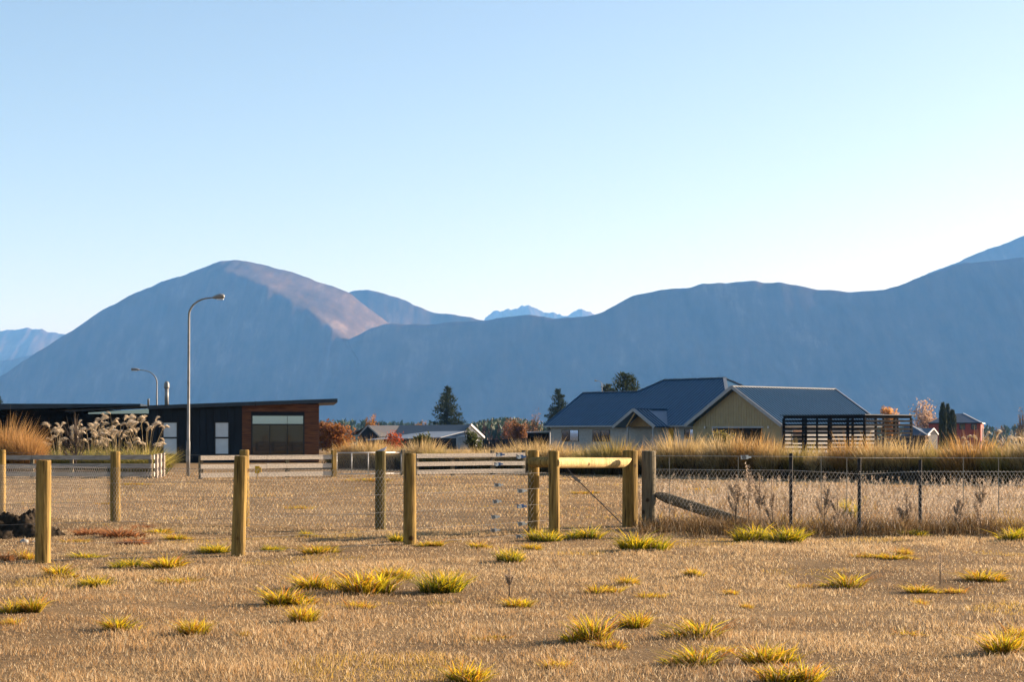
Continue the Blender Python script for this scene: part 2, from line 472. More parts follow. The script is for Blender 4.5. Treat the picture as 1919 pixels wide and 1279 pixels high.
# ------------------------------------------------------------------ dark low house with the rising roof (beyond the rail fence)
def sub(parent, name, m, box, **k):
    return MB().box(*box).build(name, m, parent, **k)
def build_dark_house():
    D = 95.0
    g = gz(D)
    x = lambda px: X(px, D)
    z = lambda py: Z(py, D)
    H = empty('dark_house', (x(440), D, g), 'long low black house with cedar end wall and roof rising towards the cedar', 'house')
    depth = 9.0
    # front block shell, set behind its cladding
    sub(H, 'wall', M_dark, (x(284), x(596), D + .08, D + depth, g, z(768)))
    # roof slab rising to the right, with fascia
    def slab(name, pxa, pya, pxb, pyb, thick, y0, y1, m, par):
        b = MB()
        a0, b0 = z(pya), z(pyb)
        b.hexa([(x(pxa), y0, a0 - thick), (x(pxb), y0, b0 - thick), (x(pxb), y1, b0 - thick), (x(pxa), y1, a0 - thick),
                (x(pxa), y0, a0), (x(pxb), y0, b0), (x(pxb), y1, b0), (x(pxa), y1, a0)])
        return b.build(name, m, par)
    # wedge that closes the wall under the sloping roof
    b = MB()
    b.hexa([(x(284), D + .08, z(768.2)), (x(596), D + .08, z(768.2)), (x(596), D + depth, z(768.2)), (x(284), D + depth, z(768.2)),
            (x(284), D + .08, z(767.6)), (x(596), D + .08, z(757)), (x(596), D + depth, z(757)), (x(284), D + depth, z(767.6))])
    b.build('gable_wedge', M_dark, H)
    rf = slab('roof', 282, 761, 631, 747.5, .21, D - .55, D + depth + .4, M_darkroof, H)
    slab('fascia_joint', 478, 753, 479.5, 752.9, .26, D - .575, D - .55, M_frame, rf)
    # standing-seam cladding sheets
    x0, x1 = x(284), x(453)
    n = 13
    for i in range(n):
        a = x0 + (x1 - x0) * i / n
        c = x0 + (x1 - x0) * (i + 1) / n
        top = z(765.5 - 5.2 * i / n)
        b = MB().box(a + .012, c - .012, D - .0, D + .07, g + .1, top)
        b.box(a - .018, a + .010, D - .05, D + .06, g + .1, top)
        b.build('cladding_sheet', M_dark, H)
    # two narrow windows with blinds
    for pa, pb in ((309, 333), (404.5, 428)):
        wf = MB()
        wf.box(x(pa) - .07, x(pb) + .07, D - .11, D + .02, z(793), z(791))
        wf.box(x(pa) - .07, x(pa), D - .11, D + .02, z(851), z(793)); wf.box(x(pb), x(pb) + .07, D - .11, D + .02, z(851), z(793))
        wf.box(x(pa), x(pb), D - .105, D + .02, z(822.5), z(819.5)); wf.box(x(pa) - .07, x(pb) + .07, D - .11, D + .02, z(853), z(851))
        wo = wf.build('window', M_frame, H)
        sub(wo, 'pane', M_curtain, (x(pa), x(pb), D - .08, D - .06, z(819.5), z(793)))
        sub(wo, 'pane', M_curtain, (x(pa), x(pb), D - .08, D - .06, z(851), z(822.5)))
    # cedar boards around the big window
    wx0, wx1, wt, wb = x(472), x(568), z(778), z(858)
    bz0, bz1, k = g + .05, z(757.5), 15
    for i in range(k):
        a = bz0 + (bz1 - bz0) * i / k
        c = bz0 + (bz1 - bz0) * (i + 1) / k - .012
        oy = random.uniform(0, .012)
        def board(xa, xb):
            m_ = MB().box(xa, xb, D - .05 - oy, D + .06, a, c).build('timber_board', M_cedar, H)
        if c < wt and a > wb - .05:
            board(x(453.5), wx0 - .05); board(wx1 + .05, x(597))
        elif a >= wt - .02:
            top = min(c, z(760))
            board(x(453.5), x(525) - .004); board(x(525) + .004, x(597))
        else:
            board(x(453.5), x(597)) if c < wb else (board(x(453.5), wx0 - .05), board(wx1 + .05, x(597)))
    big = MB()
    for (xa, xb, za, zb) in ((wx0 - .05, wx0 + .03, wb, wt), (wx1 - .03, wx1 + .05, wb, wt), (wx0, wx1, wt - .06, wt), (wx0, wx1, z(797.5), z(795)),
                             (x(504.3), x(505.8), wb, z(797.5)), (x(537), x(538.5), wb, z(797.5)), (x(537.3), x(538), z(795), wt - .06)):
        big.box(xa, xb, D - .09, D + .03, za, zb)
    bo = big.build('window', M_frame, H)
    b = MB()
    b.quad((wx0 + .03, D - .02, z(795)), (wx1 - .03, D - .02, z(795)), (wx1 - .03, D - .02, wt - .06), (wx0 + .03, D - .02, wt - .06)).build('pane', M_coated, bo)
    for pa, pb in ((472.5, 504.3), (505.8, 537), (538.5, 567.5)):
        MB().quad((x(pa), D - .02, wb), (x(pb), D - .02, wb), (x(pb), D - .02, z(797.5)), (x(pa), D - .02, z(797.5))).build('pane', M_glass, bo)
    # recessed wing to the left
    D2 = D + 3.2
    xx = lambda px: X(px, D2)
    zz = lambda py: Z(py, D2)
    sub(H, 'wing_wall', M_black, (xx(-160), xx(283), D2, D2 + 7, g, zz(770)))
    wr = MB().hexa([(xx(-165), D2 - 1.4, zz(774.5)), (xx(284), D2 - 1.4, zz(762.5)), (xx(284), D2 + 7.3, zz(762.5)), (xx(-165), D2 + 7.3, zz(774.5)),
               (xx(-165), D2 - 1.4, zz(759)), (xx(284), D2 - 1.4, zz(758.5)), (xx(284), D2 + 7.3, zz(758.5)), (xx(-165), D2 + 7.3, zz(759))]).build('wing_roof', M_darkroof, H)
    can = MB().hexa([(x(128), D + .3, z(772.8)), (x(283), D + .3, z(764.2)), (x(283), D + 3.0, z(764.2)), (x(128), D + 3.0, z(772.8)),
               (x(128), D + .3, z(770)), (x(283), D + .3, z(761.4)), (x(283), D + 3.0, z(761.4)), (x(128), D + 3.0, z(770))]).build('canopy', M_frame, H)
    MB().quad((x(168), D + .9, z(776.5)), (x(281), D + .9, z(775.5)), (x(281), D + .9, z(766.5)), (x(168), D + .9, z(774))).build('clerestory_pane', M_coated, H)
    MB().box(x(160), x(282), D + .95, D + 1.1, g, z(776)).build('screen_wall', M_black, H)
    MB().tube([(x(282.5), D + .2, g), (x(282.5), D + .2, z(765))], .04, 8).build('downpipe', M_frame, H, smooth=True)
    # roof pipes
    fy = D + 4
    fl = MB().tube([(X(331, fy), fy, Z(762, fy)), (X(331, fy), fy, Z(728, fy))], .12, 14).build('chimney_flue', M_galv, H, smooth=True)
    MB().tube([(X(331, fy), fy, Z(729, fy)), (X(331, fy), fy, Z(726.5, fy)), (X(331, fy), fy, Z(720, fy)), (X(331, fy), fy, Z(717, fy)), (X(331, fy), fy, Z(715.5, fy))],
              [.15, .16, .15, .11, .03], 14).build('flue_cowl', M_galv, fl, smooth=True)
    MB().tube([(X(297.5, fy), fy, Z(762, fy)), (X(297.5, fy), fy, Z(750, fy)), (X(297.5, fy), fy, Z(748.5, fy))], [.06, .06, .085], 10).build('vent_pipe', M_galv, H, smooth=True)
    H.rotation_euler.z = math.radians(7.2)
build_dark_house()

# ------------------------------------------------------------------ blue-roofed house
AL = math.radians(48)
E1 = Vector((math.cos(AL), -math.sin(AL), 0))
E2 = Vector((math.sin(AL), math.cos(AL), 0))
def build_blue_house():
    O = Vector((X(1372, 150), 150, 0))
    TP = .616
    fl = -.42
    ez = 2.14
    H = empty('blue_roofed_house', O + Vector((0, 0, fl)), 'large single storey house with blue steel roof and ochre gabled garage', 'house')
    def Q(s, t, z):
        v = O + E1 * s + E2 * t
        return Vector((v.x, v.y, z))
    def plane_roof(name, pts, par=H, m=M_blue, thick=.10, ribs=None):
        """a roof face with thickness; ribs = (origin, along-ridge dir, length, down dir, run fn)"""
        n = (Vector(pts[1]) - Vector(pts[0])).cross(Vector(pts[2]) - Vector(pts[0])).normalized()
        if n.z < 0: n = -n
        b = MB()
        k = len(pts)
        b.v = [tuple(p) for p in pts] + [tuple(Vector(p) - n * thick) for p in pts]
        b.f = [tuple(range(k)), tuple(reversed(range(k, 2 * k)))] + [(i, (i + 1) % k, k + (i + 1) % k, k + i) for i in range(k)]
        if ribs:
            for a, c in ribs:
                b.bar(Vector(a) + n * .02, Vector(c) + n * .02, .14 if k == 4 else .07, .11 if len(pts) == 4 else .045, n)
        return b.build(name, m, par)
    hw = 5.5; ax = ez + TP * hw; L = 14.5
    # garage: walls
    w = hw - .45
    wt = ez + .05
    def wallq(name, a, c, z0, z1, m, th=.18, par=H):
        return MB().bar(Vector((a.x, a.y, (z0 + z1) / 2)), Vector((c.x, c.y, (z0 + z1) / 2)), th, z1 - z0).build(name, m, par)
    # opening in the gable: from px 1330 to 1422 on the wall
    so0, so1, oz = -2.62, 3.0, 2.02
    wallq('wall', Q(-w, .6, 0), Q(so0, .6, 0), fl, oz, M_cream)
    wallq('wall', Q(so1, .6, 0), Q(w, .6, 0), fl, oz, M_cream)
    # gable cladding boards, one by one
    nb = 34
    for i in range(nb):
        a = -w + 2 * w * i / nb
        c = -w + 2 * w * (i + 1) / nb - .03
        mid = (a + c) / 2
        top = ax - TP * abs(mid) - .16
        p = Q(a, .55, 0); q = Q(c, .55, 0)
        ta, tc_ = ax - TP * abs(a) - .17, ax - TP * abs(c) - .17
        d = E2 * .06
        MB().hexa([(*p.xy, oz + .002), (*q.xy, oz + .002), (*(q + d).xy, oz + .002), (*(p + d).xy, oz + .002),
                   (*p.xy, ta), (*q.xy, tc_), (*(q + d).xy, tc_), (*(p + d).xy, ta)]).build('cladding_board', M_cream, H)
    MB().quad(Q(-w, .63, oz), Q(w, .63, oz), Q(0, .63, ax - .2)).build('gable_backing', M_cream, H)
    # garage recess
    MB().quad(Q(so0, 4.2, fl), Q(so1, 4.2, fl), Q(so1, 4.2, oz), Q(so0, 4.2, oz)).build('garage_back', mat('garage_door_grey', (.10, .09, .08), .6, .1), H)
    MB().quad(Q(so0, .6, fl), Q(so0, 4.2, fl), Q(so0, 4.2, oz), Q(so0, .6, oz)).build('garage_side', M_stone, H)
    MB().quad(Q(so1, .6, fl), Q(so1, 4.2, fl), Q(so1, 4.2, oz), Q(so1, .6, oz)).build('garage_side', M_stone, H)
    wallq('lintel', Q(so0 - .15, .5, 0), Q(so1 + .15, .5, 0), oz - .14, oz + .02, M_trim, .1)
    wallq('jamb', Q(so0 - .12, .5, 0), Q(so0 + .02, .5, 0), fl, oz - .141, M_trim, .1)
    wallq('side_wall', Q(w, .6, 0), Q(w, L - .5, 0), fl, wt, M_stone)
    wallq('rear_wall', Q(-w, L - .5, 0), Q(w, L - .5, 0), fl, wt, M_cream)
    wallq('side_wall', Q(-w, .6, 0), Q(-w, 2.2, 0), fl, wt, M_cream)
    wd = MB().bar(Q(w + .11, 1.9, 1.15), Q(w + .11, 3.4, 1.15), .05, 1.3).build('window', M_white, H)
    MB().bar(Q(w + .14, 1.98, 1.15), Q(w + .14, 3.32, 1.15), .03, 1.14).build('pane', M_glass, wd)
    for s in (so0 - .9, so1 + .75):
        p = Q(s, .46, 1.95)
        MB().bar(p, p - E2 * .12, .12, .2).build('wall_lamp', M_white, H)
    # garage roof: right slope with ribs, left slope
    rr = []
    k = 36
    for i in range(k + 1):
        t = .05 + (L - .1) * i / k
        rr.append((Q(0.05, t, ax - TP * .05), Q(hw, t, ez)))
    plane_roof('roof_slope', [Q(0, 0, ax), Q(hw, 0, ez), Q(hw, L, ez), Q(0, L, ax)], ribs=rr)
    plane_roof('roof_slope', [Q(0, 0, ax), Q(0, L, ax), Q(-hw, L, ez), Q(-hw, 0, ez)])
    def cap(name, a, c, wd=.3, ht=.1, m=M_trim):
        return MB().bar(a, c, wd, ht).build(name, m, H)
    cap('ridge_cap', Q(0, -.05, ax + .04), Q(0, L + .05, ax + .04), .34, .09)
    cap('barge_board', Q(0.01, -.06, ax - .03), Q(hw + .05, -.06, ez - .06), .06, .30)
    cap('barge_board', Q(-.01, -.06, ax - .03), Q(-hw - .05, -.06, ez - .06), .06, .30)
    cap('barge_board', Q(.01, L + .06, ax + .02), Q(hw + .05, L + .06, ez), .1, .25)
    cap('gutter', Q(hw + .08, 0, ez - .06), Q(hw + .08, L, ez - .06), .12, .14)
    # main body front slope (one plane) with low wing, hip step and high ridge
    b0 = 1.5
    sl_, sr_ = -25.8, 2.0
    zf = lambda t: ez + TP * t
    wl, wh = 5.5, 7.36
    s_step, s_top0, s_top1 = -18.2, -16.34, -8.55
    R = lambda s, t: Q(s, b0 + t, zf(t))
    ribs = []
    s = sl_ + .2
    while s < sr_ - .3:
        if s < s_step: t1 = wl
        elif s < s_top0: t1 = wl + (s - s_step)
        elif s < s_top1: t1 = wh
        else: t1 = max(.3, wh - (s - s_top1))
        ribs.append((R(s, .02), R(s, t1 - .05)))
        s += .42
    plane_roof('roof_slope', [R(sl_, 0), R(s_top1 + wh, 0), R(s_top1, wh), R(s_top0, wh), R(s_step, wl), R(sl_, wl)], ribs=ribs)
    # right hip end, back slopes, left step hip
    back = 2 * wh
    plane_roof('roof_hip', [Q(s_top1, b0 + wh, zf(wh)), Q(s_top1 + wh, b0, ez), Q(s_top1 + wh, b0 + back, ez)])
    plane_roof('roof_slope', [Q(s_top0, b0 + wh, zf(wh)), Q(s_top1, b0 + wh, zf(wh)), Q(s_top1 + wh, b0 + back, ez), Q(s_top0 - wh, b0 + back, ez)])
    plane_roof('roof_hip', [R(s_step, wl), Q(s_top0, b0 + wh, zf(wh)), Q(s_top0 - wh, b0 + back, ez)])
    plane_roof('roof_slope', [Q(sl_, b0 + wl, zf(wl)), Q(s_step + .5, b0 + wl, zf(wl)), Q(s_step + .5, b0 + 2 * wl, ez), Q(sl_, b0 + 2 * wl, ez)])
    cap('ridge_cap', Q(sl_, b0 + wl, zf(wl) + .04), Q(s_step, b0 + wl, zf(wl) + .04), .3, .08, M_blue)
    cap('ridge_cap', Q(s_top0, b0 + wh, zf(wh) + .04), Q(s_top1, b0 + wh, zf(wh) + .04), .3, .08, M_blue)
    cap('hip_cap', Q(s_step, b0 + wl, zf(wl) + .04), Q(s_top0, b0 + wh, zf(wh) + .04), .3, .08, M_blue)
    cap('hip_cap', Q(s_top1, b0 + wh, zf(wh) + .05), Q(s_top1 + wh, b0, ez + .05), .32, .09, M_trim)
    cap('hip_cap', Q(s_top1, b0 + wh, zf(wh) + .05), Q(s_top1 + wh, b0 + back, ez + .05), .3, .08, M_trim)
    cap('barge_board', Q(sl_ - .05, b0, ez - .05), Q(sl_ - .05, b0 + wl, zf(wl) - .05), .08, .24, M_blue)
    cap('gutter', Q(sl_, b0 - .08, ez - .06), Q(-14.2, b0 - .08, ez - .06), .12, .14)
    cap('gutter', Q(-8.8, b0 - .08, ez - .06), Q(-hw, b0 - .08, ez - .06), .12, .14)
    # front walls
    fw = b0 + .55
    wallq('wall', Q(sl_ + .5, fw, 0), Q(-w, fw, 0), fl, ez - .05, M_stone)
    wallq('end_wall', Q(sl_ + .5, fw + .1, 0), Q(sl_ + .5, b0 + 2 * wl - .4, 0), fl, ez - .05, M_stone)
    MB().quad(Q(sl_ + .5, fw, ez - .06), Q(sl_ + .5, b0 + 2 * wl - .4, ez - .06), Q(sl_ + .5, b0 + wl, zf(wl) - .2)).build('end_gable', M_cream, H)
    def win(sa, sb, z0, z1, mulls=1, pale=False):
        f_ = MB().bar(Q(sa, fw - .11, (z0 + z1) / 2), Q(sb, fw - .11, (z0 + z1) / 2), .05, z1 - z0).build('window', M_frame, H)
        n_ = mulls + 1
        for i in range(n_):
            a = sa + (sb - sa) * i / n_ + .05
            c = sa + (sb - sa) * (i + 1) / n_ - .05
            MB().bar(Q(a, fw - .14, (z0 + z1) / 2), Q(c, fw - .14, (z0 + z1) / 2), .03, z1 - z0 - .1).build('pane', M_coated if (pale and i == n_ - 1) else M_glass, f_)
    win(-23.7, -21.3, .6, 1.75, 1, True)
    win(-19.4, -17.0, .6, 1.75, 1)
    win(-7.4, -6.0, .9, 1.8, 1, True)
    MB().bar(Q(-9.35, fw - .12, .75), Q(-8.75, fw - .12, .75), .06, 2.3).build('front_door', M_yellowdoor, H)
    # porch gable
    ps, pf, phw, pz = -11.5, -.5, 2.65, 3.66
    pe = pz - TP * phw
    pm = (pz - ez) / TP + b0
    pr = lambda s, t, z: Q(ps + s, t, z)
    prb = [(pr(.05, pf + .1 + i * .42, pz - .03), pr(phw, pf + .1 + i * .42, pe)) for i in range(5)]
    por = plane_roof('porch_roof', [pr(0, pf, pz), pr(phw, pf, pe), pr(phw, b0 + .1, pe), pr(0, pm, pz)], ribs=prb)
    plane_roof('porch_roof', [pr(0, pf, pz), pr(0, pm, pz), pr(-phw, b0 + .1, pe), pr(-phw, pf, pe)])
    cap('ridge_cap', pr(0, pf, pz + .04), pr(0, pm, pz + .04), .26, .08, M_blue)
    cap('barge_board', pr(.01, pf - .05, pz - .04), pr(phw + .05, pf - .05, pe - .06), .06, .28)
    cap('barge_board', pr(-.01, pf - .05, pz - .04), pr(-phw - .05, pf - .05, pe - .06), .06, .28)
    MB().quad(pr(-phw + .3, pf + 1.4, pe), pr(phw - .3, pf + 1.4, pe), pr(0, pf + 1.4, pz - .2)).build('porch_gable', M_soffit, H)
    cap('porch_rafter', pr(0, pf + .2, pz - .35), pr(-1.1, pf + .2, pe - .02), .1, .14, M_soffit)
    for s_ in (-1.05, 2.2):
        p = pr(s_, pf + .3, 0)
        MB().tube([(p.x, p.y, fl), (p.x, p.y, pe + .2)], .1, 8).build('porch_post', M_trim, H)
build_blue_house()

# ------------------------------------------------------------------ slatted pergola
def build_pergola():
    K = Vector((X(1620, 120), 120, 0))
    zt = 2.79
    g = gz(122)
    H = empty('slatted_pergola', K + Vector((0, 0, g)), 'black flat roofed pergola with horizontal slat sides beside the garage', 'pergola')
    La, Lb = 7.2, 5.6
    Q = lambda s, t, z: Vector(((K + E1 * s + E2 * t).x, (K + E1 * s + E2 * t).y, z))
    b = MB()
    MB().hexa([Q(-La - .2, -.2, zt - .06), Q(.2, -.2, zt - .06), Q(.2, Lb + .2, zt - .06), Q(-La - .2, Lb + .2, zt - .06),
            Q(-La - .2, -.2, zt), Q(.2, -.2, zt), Q(.2, Lb + .2, zt), Q(-La - .2, Lb + .2, zt)]).build('roof_sheet', M_darkroof, H)
    for a, c in (((-La, 0), (0, 0)), ((0, 0), (0, Lb)), ((-La, 0), (-La, Lb)), ((-La, Lb), (0, Lb))):
        MB().bar(Q(*a, zt - .16), Q(*c, zt - .16), .09, .19).build('beam', M_black, H)
    for s in (-La, -La * .72, -La * .43, -La * .2, 0):
        for t in (0, Lb):
            MB().bar(Q(s, t, g), Q(s, t, zt - .25), .15, .15, up=E1).build('post', M_black, H)
    for t in (Lb * .4, Lb * .7):
        for s in (0, -La):
            MB().bar(Q(s, t, g), Q(s, t, zt - .25), .12, .12, up=E1).build('post', M_black, H)
    for i in range(8):
        z = zt - .46 - i * .29
        for a, c in (((-La, -.09), (0.05, -.09)), ((.09, 0), (.09, Lb)), ((-La, Lb + .09), (0, Lb + .09))):
            MB().bar(Q(*a, z), Q(*c, z), .03, .15).build('slat', M_black, H)
build_pergola()

# ------------------------------------------------------------------ low house in the middle distance
def simple_roof(name, quads, m, par, th=.08):
    for q in quads:
        n = (Vector(q[1]) - Vector(q[0])).cross(Vector(q[2]) - Vector(q[0])).normalized()
        if n.z < 0: n = -n
        b = MB(); k = len(q)
        b.v = [tuple(p) for p in q] + [tuple(Vector(p) - n * th) for p in q]
        b.f = [tuple(range(k)), tuple(reversed(range(k, 2 * k)))] + [(i, (i + 1) % k, k + (i + 1) % k, k + i) for i in range(k)]
        b.build(name, m, par)
def build_mid_house():
    D = 220.0; g = gz(D)
    H = empty('gabled_house', (X(790, D), D, g), 'low dark gabled house behind the tussock row with pale lean-to roof', 'house')
    p = lambda px, py, d: P(px, py, d)
    # main ridge left to right, gable at the right end
    yr = 796.5
    simple_roof('roof', [[p(700, yr + 1.5, D + 3), p(882, yr, D + 3), p(872, 822, D - 2.5), p(690, 822, D - 2.5)],
                         [p(700, yr + 1.5, D + 3), p(882, yr, D + 3), p(905, 820, D + 8), p(720, 820, D + 8)]], M_darkroof, H)
    MB().bar(p(882.5, yr - .3, D + 3), p(908, 820.5, D + 8), .1, .26).build('barge_board', M_white, H)
    MB().bar(p(882.5, yr - .3, D + 2.9), p(871, 812, D - 1), .1, .2).build('barge_board', M_frame, H)
    MB().quad(p(881, yr + 1, D + 3), p(904, 820, D + 7.8), p(904, 838, D + 7.8), p(872, 838, D - 2), p(872, 820, D - 2)).build('end_wall', M_dark, H)
    MB().box(X(690, D), X(871, D), D - 1.5, D + 7, g, Z(821, D)).build('wall', M_dark, H)
    # cross gable towards the camera
    d0 = D - 5
    simple_roof('cross_roof', [[p(689, 798, d0), p(749, 798, D + 3), p(735, 818, D - 3), p(711.5, 819, d0)],
                               [p(689, 798, d0), p(749, 798, D + 3), p(690, 814, D + 4), p(655, 815, d0 + 1)]], mat('charcoal_roof', (.045, .045, .05), .6, .15, 3), H)
    MB().quad(p(689, 800, d0 + .2), p(709, 818, d0 + .2), p(709, 836, d0 + .2), p(671, 836, d0 + .2), p(671, 817, d0 + .2)).build('gable_wall', M_dark, H)
    MB().bar(p(689, 798, d0 - .05), p(712, 819.5, d0 - .05), .06, .16).build('barge_board', M_trim, H)
    MB().bar(p(689, 798, d0 - .05), p(670, 818.5, d0 - .05), .06, .16).build('barge_board', M_trim, H)
    # lean-to
    d1 = D - 9
    simple_roof('lean_to_roof', [[p(684, 825, d1 - 3), p(826, 820, d1 - 3), p(872, 808.5, d1 + 4), p(800, 809.5, d1 + 4)]], mat('pale_steel', (.13, .15, .18), .45, .1, 2), H)
    MB().box(X(740, d1), X(868, d1), d1, d1 + 3.5, g, Z(826, d1)).build('lean_to_wall', M_dark, H)
    # tank beside it
    t = empty('water_tank', (X(876, 206), 206, g), 'rounded grey water tank beside the low gabled house', 'tank')
    r = 1.35
    c = Vector((X(876, 206), 206, 0))
    zt_ = Z(816, 206)
    MB().tube([(c.x, c.y, g), (c.x, c.y, zt_ - .35)], r, 20).build('body', M_galv, t, smooth=True)
    MB().tube([(c.x, c.y, zt_ - .36), (c.x, c.y, zt_ - .2), (c.x, c.y, zt_ - .05), (c.x, c.y, zt_)], [r, r * .85, r * .5, .08], 20).build('lid', M_galv, t, smooth=True)
    # black shed and dark boundary fence
    Ds = 175.0; gs = gz(Ds)
    S = empty('garden_shed', (X(1008, Ds), Ds, gs), 'small black shed with pale flat roof next to the blue roofed house', 'shed')
    MB().box(X(989, Ds), X(1030, Ds), Ds, Ds + 3, gs, Z(812, Ds)).build('wall', M_black, S)
    MB().hexa([P(987, 812, Ds - .2), P(1032, 811, Ds - .2), P(1032, 811, Ds + 3.2), P(987, 812, Ds + 3.2), P(987, 810.5, Ds - .2), P(1032, 808, Ds - .2), P(1032, 808, Ds + 3.2), P(987, 810, Ds + 3.2)]).build('roof', M_trim, S)
    MB().tube([(X(1030.5, Ds), Ds - .3, gs), (X(1030.5, Ds), Ds - .3, Z(811, Ds))], .07, 8).build('downpipe', M_white, S)
    Df = 185.0
    Fn = empty('dark_boundary_fence', (X(955, Df), Df, gz(Df)), 'low dark panel fence running up to the black shed', 'fence')
    for i in range(7):
        a, c_ = 905 + i * 12, 905 + (i + 1) * 12 - .7
        t0 = 826 - 4.5 * i / 7
        MB().hexa([P(a, 850, Df), P(c_, 850, Df), P(c_, 850, Df + .1), P(a, 850, Df + .1), P(a, t0, Df), P(c_, t0 - .7, Df), P(c_, t0 - .7, Df + .1), P(a, t0, Df + .1)]).build('panel', M_dark, Fn)
build_mid_house()

def build_red_house():
    D = 300.0; g = gz(D)
    H = empty('red_brick_house', (X(1800, D), D, g), 'red brick house with slate blue hip roof behind the cypresses', 'house')
    x = lambda px: X(px, D); z = lambda py: Z(py, D)
    A = (x(1738), D, z(794)); B = (x(1834), D - 2, z(793.5)); Cc = (x(1872), D + 9, z(794)); Dd = (x(1776), D + 11, z(794))
    r0, r1 = (x(1790), D + 5, z(775)), (x(1818), D + 4.4, z(775))
    simple_roof('roof', [[A, B, r1, r0], [Cc, Dd, r0, r1], [A, Dd, r0]], M_redroof, H)
    simple_roof('roof_hip', [[B, Cc, r1]], M_redroof, H)
    MB().bar(r1, B, .2, .15).build('hip_cap', M_white, H)
    MB().bar(B, Cc, .2, .2).build('gutter', M_white, H)
    MB().bar(A, B, .15, .2).build('gutter', M_frame, H)
    nrm = (Vector(Cc) - Vector(B)).cross(Vector(r1) - Vector(B)).normalized()
    if nrm.z < 0: nrm = -nrm
    for i in range(3):
        u0, u1 = .30 + i * .17, .45 + i * .17
        q = []
        for u, v in ((u0, .25), (u1, .25), (u1, .6), (u0, .6)):
            e = Vector(B).lerp(Vector(Cc), u); q.append(e.lerp(Vector(r1), v) + nrm * .12)
        MB().quad(*q).build('solar_panel', M_panel, H)
    b = MB()
    ins = lambda p, f=.93: Vector((x(1805), D + 4.5, 0)).lerp(Vector((p[0], p[1], 0)), f)
    a_, b_, c_, d_ = ins(A), ins(B), ins(Cc), ins(Dd)
    zt_ = z(794)
    for nm, p, q in (('front_wall', a_, b_), ('side_wall', b_, c_), ('rear_wall', c_, d_), ('end_wall', d_, a_)):
        MB().bar((p.x, p.y, (g + zt_) / 2), (q.x, q.y, (g + zt_) / 2), .25, zt_ - g).build(nm, M_red, H)
    for px in (1800, 1822):
        f = (px - 1738) / 96
        p = a_.lerp(b_, f)
        w_ = MB().bar((p.x - .5, p.y - .16, z(800.5)), (p.x + .5, p.y - .2, z(800.5)), .1, 1.0).build('window', M_frame, H)
        MB().bar((p.x - .42, p.y - .24, z(800.5)), (p.x + .42, p.y - .28, z(800.5)), .05, .84).build('pane', M_glass, w_)
    p0, p1 = b_.lerp(c_, .45), b_.lerp(c_, .85)
    arch = MB(); zb = z(815); cx_ = (p0 + p1) / 2; u = (p1 - p0) / 2
    nn = Vector((u.y, -u.x, 0)).normalized()
    pts = []
    for i in range(13):
        a = math.pi * i / 12
        v = cx_ + u * math.cos(a) + nn * .2
        pts.append((v.x, v.y, zb + 1.25 * math.sin(a)))
    pts += [((cx_ - u + nn * .2).x, (cx_ - u + nn * .2).y, g), ((cx_ + u + nn * .2).x, (cx_ + u + nn * .2).y, g)]
    arch.quad(*pts).build('arched_opening', M_frame, H)
    # small blue roof in front of it
    D = 250.0; g = gz(D)
    S = empty('small_blue_roofed_house', (X(1740, D), D, g), 'small house with dark blue roof and white gutters next to the pergola', 'house')
    x = lambda px: X(px, D); z = lambda py: Z(py, D)
    A = (x(1694), D, z(817)); B = (x(1732), D - 2, z(816)); Cc = (x(1776), D + 7, z(813)); R0 = (x(1703), D + 3, z(798)); R1 = (x(1714), D + 2.6, z(797))
    Bk = (x(1715), D + 9, z(816))
    simple_roof('roof', [[A, B, R1, R0], [B, Cc, R1], [A, Bk, R0], [Bk, Cc, R1, R0]], M_redroof, S)
    MB().bar(B, R1, .12, .12).build('hip_cap', M_white, S)
    MB().bar(B, Cc, .16, .2).build('gutter', M_white, S)
    ga = (x(1753), D + 1, z(803.5))
    MB().bar(ga, (x(1737), D - .5, z(815)), .12, .2).build('barge_board', M_white, S)
    MB().bar(ga, (x(1768), D + 3, z(815)), .12, .2).build('barge_board', M_white, S)
    simple_roof('gable_roof', [[ga, (x(1737), D - .5, z(815)), (x(1728), D + 5, z(812)), (x(1742), D + 6, z(802))], [ga, (x(1768), D + 3, z(815)), (x(1760), D + 8, z(812)), (x(1742), D + 6, z(802))]], M_redroof, S)
    MB().quad(ga, (x(1739), D - .3, z(815.5)), (x(1739), D - .3, g), (x(1766), D + 2.8, g), (x(1766), D + 2.8, z(815.5))).build('gable_wall', M_dark, S)
    MB().box(x(1697), x(1735), D + .6, D + 7, g, z(817.5)).build('wall', M_dark, S)
build_red_house()

